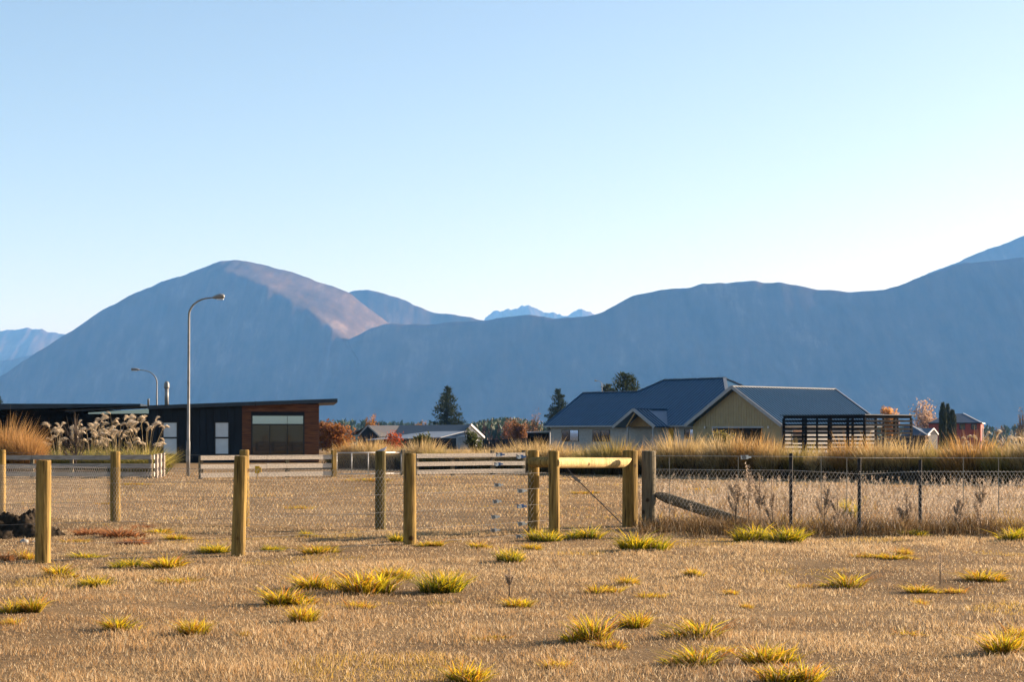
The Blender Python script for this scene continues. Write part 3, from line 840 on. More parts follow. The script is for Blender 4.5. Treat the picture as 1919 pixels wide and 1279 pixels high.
# ------------------------------------------------------------------ street lamps
def street_lamp(px, d, top_py, head_px, base_z, label, r=.085, lean=0.0):
    xb = X(px, d); zt = Z(top_py, d)
    L = empty('street_lamp', (xb, d, base_z), label, 'street lamp', 'curved street lamps')
    arm = X(head_px, d) - xb
    sgn = 1 if arm > 0 else -1
    zs = zt - abs(arm) * .55
    pts = [(xb, d, base_z), (xb + lean * .3, d, base_z + 1.2), (xb + lean * .3, d, base_z + 1.25), (xb + lean, d, zs)]
    rad = [r, r, r * .82, r * .6]
    n = 9
    for i in range(1, n + 1):
        a = (math.pi / 2) * i / n * .93
        pts.append((xb + lean + sgn * abs(arm) * .62 * (1 - math.cos(a)), d, zs + abs(arm) * .52 * math.sin(a)))
        rad.append(r * (.6 - .2 * i / n))
    e = pts[-1]
    pts.append((xb + arm * .85, d, zt - .01)); rad.append(r * .38)
    MB().tube(pts, rad, 12).build('pole', M_galv, L, smooth=True)
    hx0, hx1 = xb + arm * .72, xb + arm * 1.08
    hd = MB()
    hd.tube([(hx0, d, zt - .03), (hx0 + (hx1 - hx0) * .25, d, zt), (hx0 + (hx1 - hx0) * .6, d, zt + .02), (hx0 + (hx1 - hx0) * .9, d, zt + .02), (hx1, d, zt + .01)],
            [.035, .07, .095, .085, .03], 12)
    ho = hd.build('lamp_head', M_galv, L, smooth=True)
    MB().box(*sorted((hx0 + (hx1 - hx0) * .35, hx0 + (hx1 - hx0) * .9)), d - .065, d + .065, zt - .095, zt - .06).build('lens', M_curtain, ho, bevel=.01)
    MB().box(xb - .06, xb + .06, d - r - .012, d - r + .02, base_z + .5, base_z + .95).build('service_door', M_galv, L)
street_lamp(352.5, dist(893), 557, 416, 0, 'tall grey street lamp standing at the rail fence gap before the black house', .065, .03)
street_lamp(294, 112, 693, 249, gz(112), 'grey street lamp rising behind the black house roof, arm to the left', .07)
street_lamp(1128, 215, 714, 1115, gz(215), 'small far street lamp seen over the blue roof', .07)

# ------------------------------------------------------------------ far forest and trees
def conifer_mesh(h, wd, seed, dens=1.0, top_round=.0, cols=((.035, .055, .03), (.075, .09, .04))):
    r = np.random.default_rng(seed)
    parts = []
    nw = int(30 * dens)
    B, A, Hh, W, Lr, Cc, Dr = [], [], [], [], [], [], []
    for i in range(nw):
        f = .05 + .95 * i / nw
        zc = h * f
        rad = wd / 2 * 1.75 * ((1 - f) ** (.72 - top_round * .3)) * (.72 + .5 * r.random()) + wd * .03
        nb = max(5, int(11 * (1 - f) + 5))
        for b in range(nb):
            a = r.random() * 6.283
            rr = rad * r.uniform(.65, 1.1)
            nn = int(8 + 16 * rr / (wd / 2))
            for k in range(nn):
                q = (k + r.random()) / nn
                p = np.array([math.cos(a) * rr * q, math.sin(a) * rr * q, zc + rr * (.12 * q * q - .16 * q) + r.normal(0, .012 * h)])
                B.append(p); A.append(a + r.normal(0, .9)); Hh.append(r.uniform(.022, .042) * h); W.append(r.uniform(.012, .022) * h)
                Lr.append(r.uniform(.6, 2.0)); m = r.random() * (.4 + .6 * q)
                Cc.append([cols[0][j] * (1 - m) + cols[1][j] * m for j in range(3)]); Dr.append(r.uniform(0, .6))
    B = np.array(B)
    return blades(B, np.array(A), np.array(Hh), np.array(W), np.array(Lr), np.array(Cc), np.array(Dr), wang=np.array(A) + r.uniform(.6, 2.4, len(A)))
def conifer(px, d, top_py, wpx, seed, label, **k):
    g = gz(d); h = Z(top_py, d) - g; wd = wpx / FPX * d
    T = empty('conifer_tree', (X(px, d), d, g), label, 'tree', 'tall dark conifers')
    MB().tube([(X(px, d), d, g), (X(px, d), d, g + h * .5), (X(px, d), d, g + h * .96)], [h * .022, h * .014, .02], 8).build('trunk', M_bark, T)
    V, F, K = conifer_mesh(h, wd, seed, **k)
    link('crown', mesh_np('crown', V, F, M_needle, K), T, loc=(X(px, d), d, g))
    return T
conifer(838, 350, 725, 62, 1, 'dark conifer standing alone behind the low gabled house', dens=1.15)
conifer(1046, 360, 729, 52, 2, 'narrow dark conifer at the lower end of the blue roof', dens=1.15)
conifer(1172, 290, 699, 62, 3, 'broad rounded conifer rising over the blue roof ridge', top_round=1.2, dens=1.2, cols=((.04, .06, .025), (.10, .115, .04)))
conifer(1138, 300, 720, 34, 4, 'short round conifer next to the far lamp over the blue roof', top_round=1.5, dens=1.0, cols=((.05, .06, .025), (.11, .11, .04)))
conifer(-4, 150, 742, 40, 14, 'dark conifer peeking in at the frame edge beside the black house', dens=.9)

def column_tree(px, d, top_py, wpx, seed, label):
    g = gz(d); h = Z(top_py, d) - g; wd = wpx / FPX * d
    r = np.random.default_rng(seed); n = 3200
    f = r.random(n) ** .8; a = r.random(n) * 6.283
    rad = wd / 2 * np.minimum(1, (1 - f) * 5) ** .6 * (.75 + .25 * np.minimum(1, f * 4)) * r.uniform(.55, 1.08, n)
    B = np.stack([np.cos(a) * rad, np.sin(a) * rad, f * h * .97], 1)
    m = r.random((n, 1))
    col = np.array([[.022, .032, .016]]) * (1 - m) + np.array([[.055, .065, .025]]) * m
    T = empty('cypress_tree', (X(px, d), d, g), label, 'tree', 'columnar cypresses')
    MB().tube([(X(px, d), d, g), (X(px, d), d, g + h * .6)], [.14, .05], 7).build('trunk', M_bark, T)
    V, F, K = blades(B, a, r.uniform(.35, .8, n), r.uniform(.10, .2, n), r.uniform(.1, .4, n), col, wang=a + r.uniform(.5, 2.6, n))
    link('crown', mesh_np('crown', V, F, M_needle, K), T, loc=(X(px, d), d, g))
column_tree(1767, 270, 758, 12, 21, 'tallest of the three dark cypresses before the red house')
column_tree(1776, 272, 761, 10, 22, 'middle one of the three dark cypresses before the red house')
column_tree(1785, 268, 772, 12, 23, 'shortest of the three dark cypresses before the red house')

def leafy(px, d, top_py, wpx, seed, label, c0, c1, n=2600, leaf=.16, name='deciduous_tree', cat='tree', base=None, low=.3, bare=False):
    g = gz(d) if base is None else base
    h = Z(top_py, d) - g; wd = wpx / FPX * d
    r = np.random.default_rng(seed); rd = random.Random(seed)
    T = empty(name, (X(px, d), d, g), label, cat)
    x0 = X(px, d)
    tb = MB(); tips = []
    tb.tube([(x0, d, g), (x0 + .02 * h, d, g + h * .35), (x0, d, g + h * .85)], [h * .025, h * .018, h * .004], 7)
    for i in range(16 if bare else 11):
        f = rd.uniform(low * .6, .8); a = rd.random() * 6.283; L = wd / 2 * rd.uniform(.5, 1.0) * (1 - .4 * f)
        p0 = Vector((x0 + .01 * h, d, g + h * f * .8)); p1 = p0 + Vector((math.cos(a) * L, math.sin(a) * L, h * rd.uniform(.14, .3)))
        tb.tube([p0, (p0 + p1) / 2 + Vector((0, 0, -.02 * h)), p1], [h * .010, h * .007, h * .002], 5)
        tips.append(p1); tips.append((p0 + p1) / 2)
        for _ in range(6 if bare else 2):
            q = p1 + Vector((rd.uniform(-.5, .5) * L, rd.uniform(-.5, .5) * L, rd.uniform(.02, .2) * h))
            tb.tube([p0.lerp(p1, rd.uniform(.4, .9)), q], [h * .005, h * .0015], 4); tips.append(q)
    tb.build('trunk', M_bark, T)
    if n:
        tips = np.array([tuple(t) for t in tips]); k = r.integers(0, len(tips), n)
        B = tips[k] + r.normal(0, 1, (n, 3)) * np.array([wd * .105, wd * .105, h * .07])
        B[:, 2] = np.maximum(B[:, 2], g + .05)
        m = r.random((n, 1))
        col = np.array([c0]) * (1 - m) + np.array([c1]) * m
        a = r.random(n) * 6.283
        V, F, K = blades(B, a, r.uniform(.6, 1.3, n) * leaf, r.uniform(.6, 1.2, n) * leaf, r.uniform(.3, 1.6, n), col, wang=r.random(n) * 6.283)
        link('crown', mesh_np('crown', V, F, M_leaf, K), T)
    return T
leafy(620, 150, 797, 70, 31, 'orange brown autumn shrub between the cedar wall and the gabled house', (.16, .05, .015), (.30, .13, .03), 4200, .16, 'autumn_shrub', 'shrub', low=.1)
leafy(694, 260, 783, 22, 32, 'small orange autumn tree poking over the gabled house', (.22, .10, .03), (.36, .17, .04), 1100, .2)
leafy(790, 265, 790, 26, 33, 'low orange tree behind the long dark roof', (.25, .12, .03), (.36, .2, .06), 1100, .2)
leafy(973, 240, 793, 34, 34, 'dense brown autumn tree near the black shed', (.11, .05, .02), (.22, .10, .035), 2600, .17)
leafy(997, 250, 773, 40, 35, 'bare grey branched tree near the black shed', (.2, .1, .05), (.3, .15, .06), 260, .15, bare=True)
leafy(952, 300, 796, 26, 36, 'reddish half bare tree at the foot of the wooded knoll', (.16, .07, .04), (.24, .10, .05), 700, .2, bare=True)
leafy(1668, 200, 772, 30, 37, 'orange autumn tree seen through and over the pergola slats', (.36, .17, .05), (.55, .32, .12), 2200, .2)
leafy(1738, 330, 762, 52, 38, 'pale pinkish autumn tree next to the red house', (.28, .18, .11), (.42, .29, .19), 1500, .3)
leafy(1913, 290, 772, 22, 39, 'thin bare tree at the frame edge past the red house', (.12, .09, .06), (.2, .15, .1), 160, .2, bare=True)
leafy(731, 90, 817, 44, 40, 'small red leaved shrub in front of the pale lean-to', (.22, .04, .02), (.36, .09, .03), 900, .08, 'red_shrub', 'shrub', low=.1)
leafy(791, 88, 814, 34, 41, 'dark green bush in front of the pale lean-to', (.03, .05, .015), (.10, .10, .03), 1500, .09, 'green_bush', 'bush', low=.1)
leafy(890, 92, 815, 28, 42, 'dark green bush next to the grey water tank', (.03, .045, .015), (.08, .09, .03), 1300, .09, 'green_bush', 'bush', low=.1)
leafy(1345, 118, 808, 46, 43, 'low olive bush before the garage opening', (.07, .07, .02), (.22, .17, .04), 900, .1, 'green_bush', 'bush', low=.1)
leafy(140, 66, 772, 60, 44, 'bare twiggy shrub among the plumed grasses', (.2, .14, .09), (.3, .2, .12), 0, .1, 'bare_shrub', 'shrub', base=0, bare=True)

def forest(name, spots, label):
    r = np.random.default_rng(5)
    B, A, Hh, W, L, Cc = [], [], [], [], [], []
    for (x, y, zb, h, wd, au) in spots:
        k = 26
        f = r.random(k); a = r.random(k) * 6.283
        rad = wd / 2 * (1 - f) ** .7 * r.uniform(.5, 1, k)
        B.append(np.stack([x + np.cos(a) * rad, y + np.sin(a) * rad, zb + f * h], 1)); A.append(a)
        Hh.append(h * r.uniform(.12, .25, k)); W.append(wd * r.uniform(.14, .28, k)); L.append(r.uniform(.1, .7, k))
        m = r.random((k, 1))
        c = np.array([[.10, .055, .03]]) if au else np.array([[.035, .06, .032]])
        Cc.append(c * (.7 + .8 * m))
    A = np.concatenate(A)
    V, F, K = blades(np.concatenate(B), A, np.concatenate(Hh), np.concatenate(W), np.concatenate(L), np.concatenate(Cc), wang=r.random(len(A)) * 6.283)
    o = link(name, mesh_np(name, V, F, M_needle, K))
    return tag(o, label, 'forest', kind='stuff')
sp = []
for i in range(950):                       # long low belt
    d = random.uniform(850, 1500); px = random.uniform(560, 1960)
    top = 801 - 5 * math.exp(-((px - 660) / 120) ** 2) + random.gauss(0, 1.6) + (4 if px > 1050 else 0)
    zb = gz(d); h = max(3, Z(top, d) - zb)
    sp.append((X(px, d), d, zb, h, h * .45, random.random() < .1))
forest('pine_belt_forest', sp, 'long belt of dark green pines at the foot of the mountains')
sp = []
for i in range(700):
    d = random.uniform(520, 700); px = random.gauss(955, 52)
    dome = 787 + 24 * (1 - math.exp(-((px - 948) / 95) ** 2))
    f = (d - 520) / 180
    top = dome + (1 - f) * 14 + random.gauss(0, 1.2)
    zb = gz(d) ; h = 7.0
    sp.append((X(px, d), d, max(zb, Z(top, d) - h), h, h * .5, random.random() < .12))
forest('knoll_forest', sp, 'rounded wooded knoll beyond the black shed')
kn = []
us = np.linspace(780, 1130, 30); tt = np.linspace(0, 1, 12)
Vk = []
for t in tt:
    d = 500 + 210 * t
    for px in us:
        dome = 787 + 24 * (1 - math.exp(-((px - 948) / 95) ** 2))
        Vk.append((X(px, d), d, max(gz(d) - .5, Z(dome + (1 - t) * 14 + 5, d) - 6.0)))
Fk = [(j * 30 + i, j * 30 + i + 1, (j + 1) * 30 + i + 1, (j + 1) * 30 + i) for j in range(11) for i in range(29)]
tag(link('knoll_hill', mesh_np('knoll_hill', np.array(Vk), np.array(Fk), M_ground)), kind='structure')

# ------------------------------------------------------------------ tussocks (hedge row), pampas, golden tussock
def tussock_mesh(name, n, h, spread, seed, c_base, c_tip, lean=(.3, 1.3), wd=.012, droop=.45, thick=1.0, m=M_blade, up=.0):
    r = np.random.default_rng(seed)
    a = r.random(n) * 6.283
    rb = spread * .38 * np.sqrt(r.random(n))
    B = np.stack([np.cos(a) * rb, np.sin(a) * rb, np.zeros(n)], 1)
    hh = h * r.uniform(.55, 1.05, n)
    hh = hh * (1 - .38 * (rb / (spread * .38)) ** 2)
    ln = r.uniform(*lean, n) * (.35 + .65 * rb / (spread * .38))
    m_ = r.random((n, 1)); k = r.uniform(.75, 1.25, (n, 1))
    cb = np.array([c_base[0]]) * (1 - m_) + np.array([c_base[1]]) * m_
    ct = np.array([c_tip[0]]) * (1 - m_) + np.array([c_tip[1]]) * m_
    V, F, K = blades(B, a + r.normal(0, .35, n), hh, np.full(n, wd) * r.uniform(.7, 1.4, n) * thick, ln, cb * k, r.uniform(0, droop, n), ct * k, wang=r.random(n) * 6.283)
    return mesh_np(name, V, F, m, K)
GOLD_B = ((.08, .058, .022), (.12, .085, .032)); GOLD_T = ((.48, .33, .12), (.68, .50, .24))  # blade bases: brown sheath colour with the row's shade painted in; tips gold
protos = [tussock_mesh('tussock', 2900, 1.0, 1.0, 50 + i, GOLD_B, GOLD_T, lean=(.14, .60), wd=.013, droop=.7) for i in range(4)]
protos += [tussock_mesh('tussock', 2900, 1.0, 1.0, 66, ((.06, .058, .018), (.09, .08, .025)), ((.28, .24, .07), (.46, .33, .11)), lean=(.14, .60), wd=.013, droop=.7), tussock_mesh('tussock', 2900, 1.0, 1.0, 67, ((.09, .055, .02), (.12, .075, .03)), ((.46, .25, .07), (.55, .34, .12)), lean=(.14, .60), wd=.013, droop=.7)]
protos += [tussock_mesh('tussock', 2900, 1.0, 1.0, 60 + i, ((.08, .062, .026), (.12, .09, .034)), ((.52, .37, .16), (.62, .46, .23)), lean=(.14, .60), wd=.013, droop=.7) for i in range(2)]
hedge = [(598, 74), (1919 + 90, 49.5)]
ordw = ['first', 'second', 'third', 'fourth', 'fifth', 'sixth', 'seventh', 'eighth', 'ninth', 'tenth', 'eleventh', 'twelfth', 'thirteenth', 'fourteenth', 'fifteenth', 'sixteenth', 'seventeenth', 'eighteenth', 'nineteenth', 'twentieth']
hx0, hy0 = X(640, 74), 74.0
hx1, hy1 = X(2000, 50), 50.0
row_n = 33
zones = [(985, 'before the low gabled house'), (1300, 'before the blue house front'), (1470, 'before the ochre garage'), (1715, 'before the pergola'), (2100, 'past the pergola, towards the frame edge')]
counts = {}
for i in range(row_n):
    f = i / (row_n - 1)
    x = hx0 + (hx1 - hx0) * f + random.uniform(-.12, .12); y = hy0 + (hy1 - hy0) * f + random.uniform(-.35, .35)
    px = CX + x / y * FPX
    zt = next(t for lim, t in zones if px < lim)
    counts[zt] = counts.get(zt, 0) + 1
    k = counts[zt]
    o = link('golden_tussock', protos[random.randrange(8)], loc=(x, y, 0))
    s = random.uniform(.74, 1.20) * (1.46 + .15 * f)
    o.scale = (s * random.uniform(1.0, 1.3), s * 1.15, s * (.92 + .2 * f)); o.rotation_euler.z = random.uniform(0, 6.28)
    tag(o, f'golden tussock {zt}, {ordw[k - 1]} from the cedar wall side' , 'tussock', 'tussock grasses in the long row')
# dead grass with shade painted into its colour, at the feet of the row, on its far side too
def bank_shade():
    r = np.random.default_rng(77); n = 26000
    f = r.random(n)
    x = hx0 + (hx1 - hx0) * f + r.normal(0, .35, n); y = hy0 + (hy1 - hy0) * f + r.normal(.1, .45, n)
    B = np.stack([x, y, np.zeros(n)], 1)
    m = r.random((n, 1))
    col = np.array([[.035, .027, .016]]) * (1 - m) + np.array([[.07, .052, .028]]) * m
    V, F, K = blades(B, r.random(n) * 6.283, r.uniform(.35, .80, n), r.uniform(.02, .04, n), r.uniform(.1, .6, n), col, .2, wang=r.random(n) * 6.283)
    tag(link('shade_grass', mesh_np('shade_grass', V, F, M_blade, K)), 'dark dead grass at the feet of the tussock row, shade put into its colour', 'grass', kind='stuff')
bank_shade()

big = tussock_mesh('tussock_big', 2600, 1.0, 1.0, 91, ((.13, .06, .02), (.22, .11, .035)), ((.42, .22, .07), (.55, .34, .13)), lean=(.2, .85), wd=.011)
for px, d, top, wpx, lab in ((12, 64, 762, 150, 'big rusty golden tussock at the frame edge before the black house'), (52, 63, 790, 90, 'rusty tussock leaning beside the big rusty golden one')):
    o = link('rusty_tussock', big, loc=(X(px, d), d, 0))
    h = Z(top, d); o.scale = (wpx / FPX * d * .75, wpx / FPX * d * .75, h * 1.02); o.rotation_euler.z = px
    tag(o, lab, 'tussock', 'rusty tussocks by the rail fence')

plume_me = None
def plume_mesh():
    r = np.random.default_rng(3); n = 520
    t = r.random(n)
    ax = np.stack([.32 * t ** 1.8, np.zeros(n), .52 * t - .26 * t ** 2.6], 1)
    a = r.random(n) * 6.283
    B = ax + np.stack([np.zeros(n), np.cos(a), np.sin(a)], 1) * (.075 * np.sin(math.pi * (t * .8 + .15)))[:, None]
    m = r.random((n, 1)); col = np.array([[.60, .50, .36]]) * (1 - m) + np.array([[.85, .76, .62]]) * m
    V, F, K = blades(B, a, r.uniform(.06, .12, n), r.uniform(.010, .018, n), r.uniform(.5, 2.2, n), col, .6, wang=r.random(n) * 6.283)
    return mesh_np('plume', V, F, M_blade, K)
plume_me = plume_mesh()
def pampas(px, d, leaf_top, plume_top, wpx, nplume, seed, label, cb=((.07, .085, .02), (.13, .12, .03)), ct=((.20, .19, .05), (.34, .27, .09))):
    rd = random.Random(seed)
    wd = wpx / FPX * d; h = Z(leaf_top, d)
    T = empty('plumed_grass', (X(px, d), d, 0), label, 'grass plant', 'pampas like plumed grasses by the rail fence')
    lf = link('leaves', tussock_mesh('leaves', 2300, h, wd, seed, cb, ct, lean=(.5, 1.5), wd=.022, droop=.75, m=M_leaf), T, loc=(X(px, d), d, 0))
    H = Z(plume_top, d)
    st = MB()
    for i in range(int(nplume * 1.5)):
        a = rd.uniform(0, 6.283); rr = wd * .42 * math.sqrt(rd.random())
        bx, by = X(px, d) + math.cos(a) * rr * .3, d + math.sin(a) * rr * .3
        tx, ty = X(px, d) + math.cos(a) * rr, d + math.sin(a) * rr * .8
        hh = H * rd.uniform(.52, .97)
        L = rd.uniform(.38, .82)
        st.tube([(bx, by, .1), ((bx + tx) / 2, (by + ty) / 2, hh * .6), (tx, ty, hh - .3 * L)], [.007, .006, .005], 4)
        o = link('plume', plume_me, T, loc=(tx, ty, hh - .32 * L))
        o.scale = (L, L, L); o.rotation_euler = (rd.uniform(-.3, .3), rd.uniform(-.1, .75), rd.uniform(-.8, .8) + (math.pi if rd.random() < .3 else 0))
    st.build('stems', mat('dry_stem', (.35, .26, .13), .7, .2, 9), T)
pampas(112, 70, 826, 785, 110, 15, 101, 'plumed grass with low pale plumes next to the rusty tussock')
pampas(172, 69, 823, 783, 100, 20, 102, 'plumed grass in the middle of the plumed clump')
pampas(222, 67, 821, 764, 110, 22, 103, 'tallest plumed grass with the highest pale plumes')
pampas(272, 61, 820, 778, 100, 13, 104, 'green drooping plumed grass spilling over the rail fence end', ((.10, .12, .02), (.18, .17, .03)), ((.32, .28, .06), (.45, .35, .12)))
pampas(1885, 62, 822, 802, 90, 8, 105, 'pale plumed grass in the tussock row towards the frame edge', GOLD_B, GOLD_T)
pampas(1818, 60, 824, 800, 60, 6, 106, 'small plumed grass in the tussock row before the red house', GOLD_B, GOLD_T)

# ------------------------------------------------------------------ fences
def jig(i, s): return (math.sin(i * 12.9898 + s * 78.233) * 43758.5453) % 1 - .5
def post_mesh(par, name, x, y, z0, z1, r, m, seed, lean=(0, 0), n=16):
    b = MB(); rows = 7
    pts, rad = [], []
    for k in range(rows):
        f = k / (rows - 1)
        pts.append(Vector((x + lean[0] * f, y + lean[1] * f, z0 + (z1 - z0) * f)))
        rad.append(r * (1.04 - .06 * f))
    base = 0
    for k, p in enumerate(pts):
        for j in range(n):
            a = 2 * math.pi * j / n
            q = rad[k] * (1 + .05 * jig(j, seed) + .025 * jig(j + k * 31, seed))
            b.v.append((p.x + math.cos(a) * q, p.y + math.sin(a) * q, p.z))
    for k in range(rows - 1):
        for j in range(n):
            j2 = (j + 1) % n
            b.f.append((k * n + j, k * n + j2, (k + 1) * n + j2, (k + 1) * n + j))
    e = (rows - 1) * n
    t = len(b.v)
    for j in range(n):
        v = b.v[e + j]; c = pts[-1]
        b.v.append((c.x + (v[0] - c.x) * .9, c.y + (v[1] - c.y) * .9, c.z + .012 + .008 * jig(j, seed + 3)))
    for j in range(n):
        j2 = (j + 1) % n
        b.f.append((e + j, e + j2, t + j2, t + j))
    b.f.append(tuple(range(t, t + n)))
    return b.build(name, m, par)
def wires(par, a, b, zs, r=.0022, name='wire', m=M_wire, sag=.012):
    for z in zs:
        A, B_ = Vector((a[0], a[1], z)), Vector((b[0], b[1], z))
        MB().tube([A, (A + B_) / 2 - Vector((0, 0, sag)), B_], r, 5).build(name, m, par)
def netting(par, pts, z0, z1, hole=.06, r=.0026, m=M_net):
    AA, BB = [], []
    for (ax, ay), (bx, by) in zip(pts[:-1], pts[1:]):
        L = math.hypot(bx - ax, by - ay); nu_ = max(1, int(L / hole)); nv_ = max(1, int((z1 - z0) / hole * 1.25))
        I, J = np.meshgrid(np.arange(nu_), np.arange(nv_), indexing='ij'); I, J = I.ravel(), J.ravel()
        def pt(u, v):
            f = u / nu_
            return np.stack([ax + (bx - ax) * f, ay + (by - ay) * f, z0 + (z1 - z0) * v / nv_], 1)
        h = (J % 2) * .5
        AA.append(pt(I + h, J)); BB.append(pt(I + h + .5, J + 1.0))
        AA.append(pt(I + h, J)); BB.append(pt(I + h - .5, J + 1.0))
    V, F = seg_tubes(np.concatenate(AA), np.concatenate(BB), r)
    o = link('netting', mesh_np('netting', V, F, m), par)
    o['kind'] = 'stuff'
    return o
WZ = [.03, .225, .47, .71, .94, 1.17]
def gp(px, yb):
    d = dist(yb); return X(px, d), d
# near paddock fence (posts in front)
A_ = [gp(80, 1057), gp(446, 1042), gp(768, 1023), gp(1039, 1003)]
FA = empty('timber_post_fence', (A_[1][0], A_[1][1], 0), 'nearest wire fence on thick yellowish round timber posts', 'fence')
tops = [865, 857, 852, 847]
for i, (x, d) in enumerate(A_):
    post_mesh(FA, 'post', x, d, -.1, Z(tops[i], d), [.088, .086, .086, .084][i], M_post, i + 1, lean=((.012, 0), (.035, .02), (0, 0), (-.01, 0))[i])
ext = (A_[0][0] - (A_[1][0] - A_[0][0]) * 1.2, A_[0][1] - (A_[1][1] - A_[0][1]) * 1.2)
chain = [ext] + A_
for a, b in zip(chain[:-1], chain[1:]):
    wires(FA, a, b, [.04, .225, .47, .71, .94], r=.0024)
# second fence with netting
B_ = [gp(-230, 957), gp(3, 968), gp(216, 980), gp(458, 987), gp(713, 992), gp(1000, 999)]
FB = empty('netting_post_fence', (B_[3][0], B_[3][1], 0), 'second wire netting fence on round posts behind the nearest fence', 'fence')
tb = [845, 845, 848, 845, 847, 846]
for i, (x, d) in enumerate(B_):
    if i: post_mesh(FB, 'post', x, d + (.05 if i == 5 else 0), -.1, Z(tb[i], d), [.08, .075, .084, .08, .086, .088][i], M_post if i != 4 else woodmat('greenish_pine', (.22, .165, .058), (.085, .07, .027), (.6, .6, .55)), 20 + i)
for a, b in zip(B_[:-1], B_[1:]):
    wires(FB, a, b, WZ, r=.0024)
netting(FB, [(x, y - .10) for x, y in B_], .02, .95)
# strainer frame: stout post, bright rail in line with the nearest fence, short shaded rail between the twin posts
SX = [gp(1181, 988), gp(1216, 991)]
FS = empty('strainer_frame', (SX[0][0], SX[0][1], 0), 'timber strainer with bright horizontal rail running to a stout post', 'fence')
post_mesh(FS, 'post', SX[0][0], SX[0][1], -.1, Z(846, SX[0][1]), .125, M_post, 41)
M_fresh = woodmat('fresh_pine', (.60, .44, .20), (.42, .29, .11), (.75, .7, .62))
def log_rail(par, name, a, b, R, m, tip):
    """a round rail from a to b; tip > 0 cuts the underside of the b end to a slant"""
    a, b = Vector(a), Vector(b); t = (b - a).normalized(); L = (b - a).length
    s_ = Vector((t.y, -t.x, 0)).normalized(); u_ = s_.cross(t); n = 18; q = MB()
    if u_.z < 0: u_ = -u_
    st = [0, L * .3, L * .6, L - tip]
    for k, d_ in enumerate(st):
        for j in range(n):
            an = 2 * math.pi * j / n; r_ = R * (1 + .03 * jig(j + k * 7, 4))
            q.v.append(tuple(a + t * d_ + s_ * math.cos(an) * r_ + u_ * math.sin(an) * r_))
    for j in range(n):
        an = 2 * math.pi * j / n; lf = (1 + math.sin(an)) / 2
        q.v.append(tuple(a + t * (L - tip * (1 - lf)) + s_ * math.cos(an) * R * (1 - .35 * lf if tip else 1) + u_ * math.sin(an) * R))
    for k in range(4):
        for j in range(n):
            j2 = (j + 1) % n; q.f.append((k * n + j, k * n + j2, (k + 1) * n + j2, (k + 1) * n + j))
    q.f.append(tuple(range(4 * n, 5 * n))); q.f.append(tuple(reversed(range(n))))
    return q.build(name, m, par)
rA = Vector((A_[3][0], A_[3][1], Z(868, A_[3][1]))); dR = SX[0][1]
rB = Vector((SX[0][0], SX[0][1], Z(868, dR)))
off = Vector((.02, -.06, 0))
log_rail(FS, 'rail', rA + off * .3, rB + (rA - rB).normalized() * .03 + off, .083, M_fresh, .34)
log_rail(FS, 'short_rail', (B_[5][0] - .03, B_[5][1] + .02, Z(867, B_[5][1])), (A_[3][0], A_[3][1] + .06, Z(867, A_[3][1])), .08, M_post, 0)
dR = (A_[3][1] + SX[0][1]) / 2
# brace wires with ratchet
pa, pm_, pb = P(1049, 862, dR - .12), P(1081, 899, dR - .14), P(1166, 983, dR - .14)
MB().tube([pa, pm_], .006, 5).build('brace_wire', M_wire, FS)
MB().tube([pm_, pb], .008, 5).build('brace_wire', M_frame, FS)
MB().tube([P(1062, 893, dR - .1), P(1110, 930, dR - .1), P(1166, 972, dR - .1)], .004, 5).build('brace_wire', M_wire, FS)
rt = MB(); rt.bar(pm_ - Vector((.07, 0, -.05)), pm_ + Vector((.05, 0, -.04)), .035, .045); rt.tube([pm_ + Vector((-.01, -.04, 0)), pm_ + Vector((-.01, .04, 0))], .03, 10)
rt.build('brace_ratchet', M_galv, FS)
# grey post with diagonal stay, black steel posts, wires and netting to the right
R_ = [SX[1], gp(1482, 996), gp(1610, 999), gp(1724, 996), gp(1990, 996), gp(2250, 996)]
FR = empty('steel_post_fence', (R_[2][0], R_[2][1], 0), 'netting fence on slim black steel posts starting at the grey weathered post', 'fence')
post_mesh(FR, 'post', R_[0][0], R_[0][1], -.1, Z(847, R_[0][1]), .115, M_postgrey, 51)['label'] = 'grey weathered end post'
dS = R_[0][1]
def split_log(par, a, b, r):
    t = (Vector(b) - Vector(a)).normalized()
    pts = [Vector(a) + t * (Vector(b) - Vector(a)).length * f for f in (0, .04, .12, .5, 1)]
    MB().tube(pts, [r * .35, r * .7, r, r * 1.05, r], 12).build('stay', M_postgrey, par)
split_log(FR, P(1228, 927, dS - .02), P(1402, 984, dS - .25), .085)
ytop = [None, 850, 860, 862, 858, 858]
for i, (x, d) in enumerate(R_):
    if i == 0: continue
    yp = MB(); zt = Z(ytop[i], d)
    for a in (90, 210, 330):
        v = Vector((math.cos(math.radians(a)), math.sin(math.radians(a)), 0)) * .028
        yp.bar((x + v.x / 2, d + v.y / 2, -.1), (x + v.x / 2, d + v.y / 2, zt), .009, .03, up=v)
    yp.build('steel_post', M_ypost, FR)
tz = [1.165, 1.165, 1.15, 1.145, 1.14, 1.14]
for k, (a, b) in enumerate(zip(R_[:-1], R_[1:])):
    for dz, rr in ((0, .0038), (-.215, .0038), (-.42, .0018), (-.62, .0018), (-.85, .0018)):
        za, zb2 = tz[k] + dz, tz[k + 1] + dz - (.035 if (dz == -.215 and k == 1) else 0)
        if dz == -.215 and k == 2: za -= .035
        MB().tube([(a[0], a[1] - .03, za), (b[0], b[1] - .03, zb2)], rr, 5).build('wire', mat('bright_wire', (.55, .50, .42), .5, .1, metal=.3), FR)
netting(FR, [(x, y - .05) for x, y in R_], .05, .945, hole=.06, r=.0022)
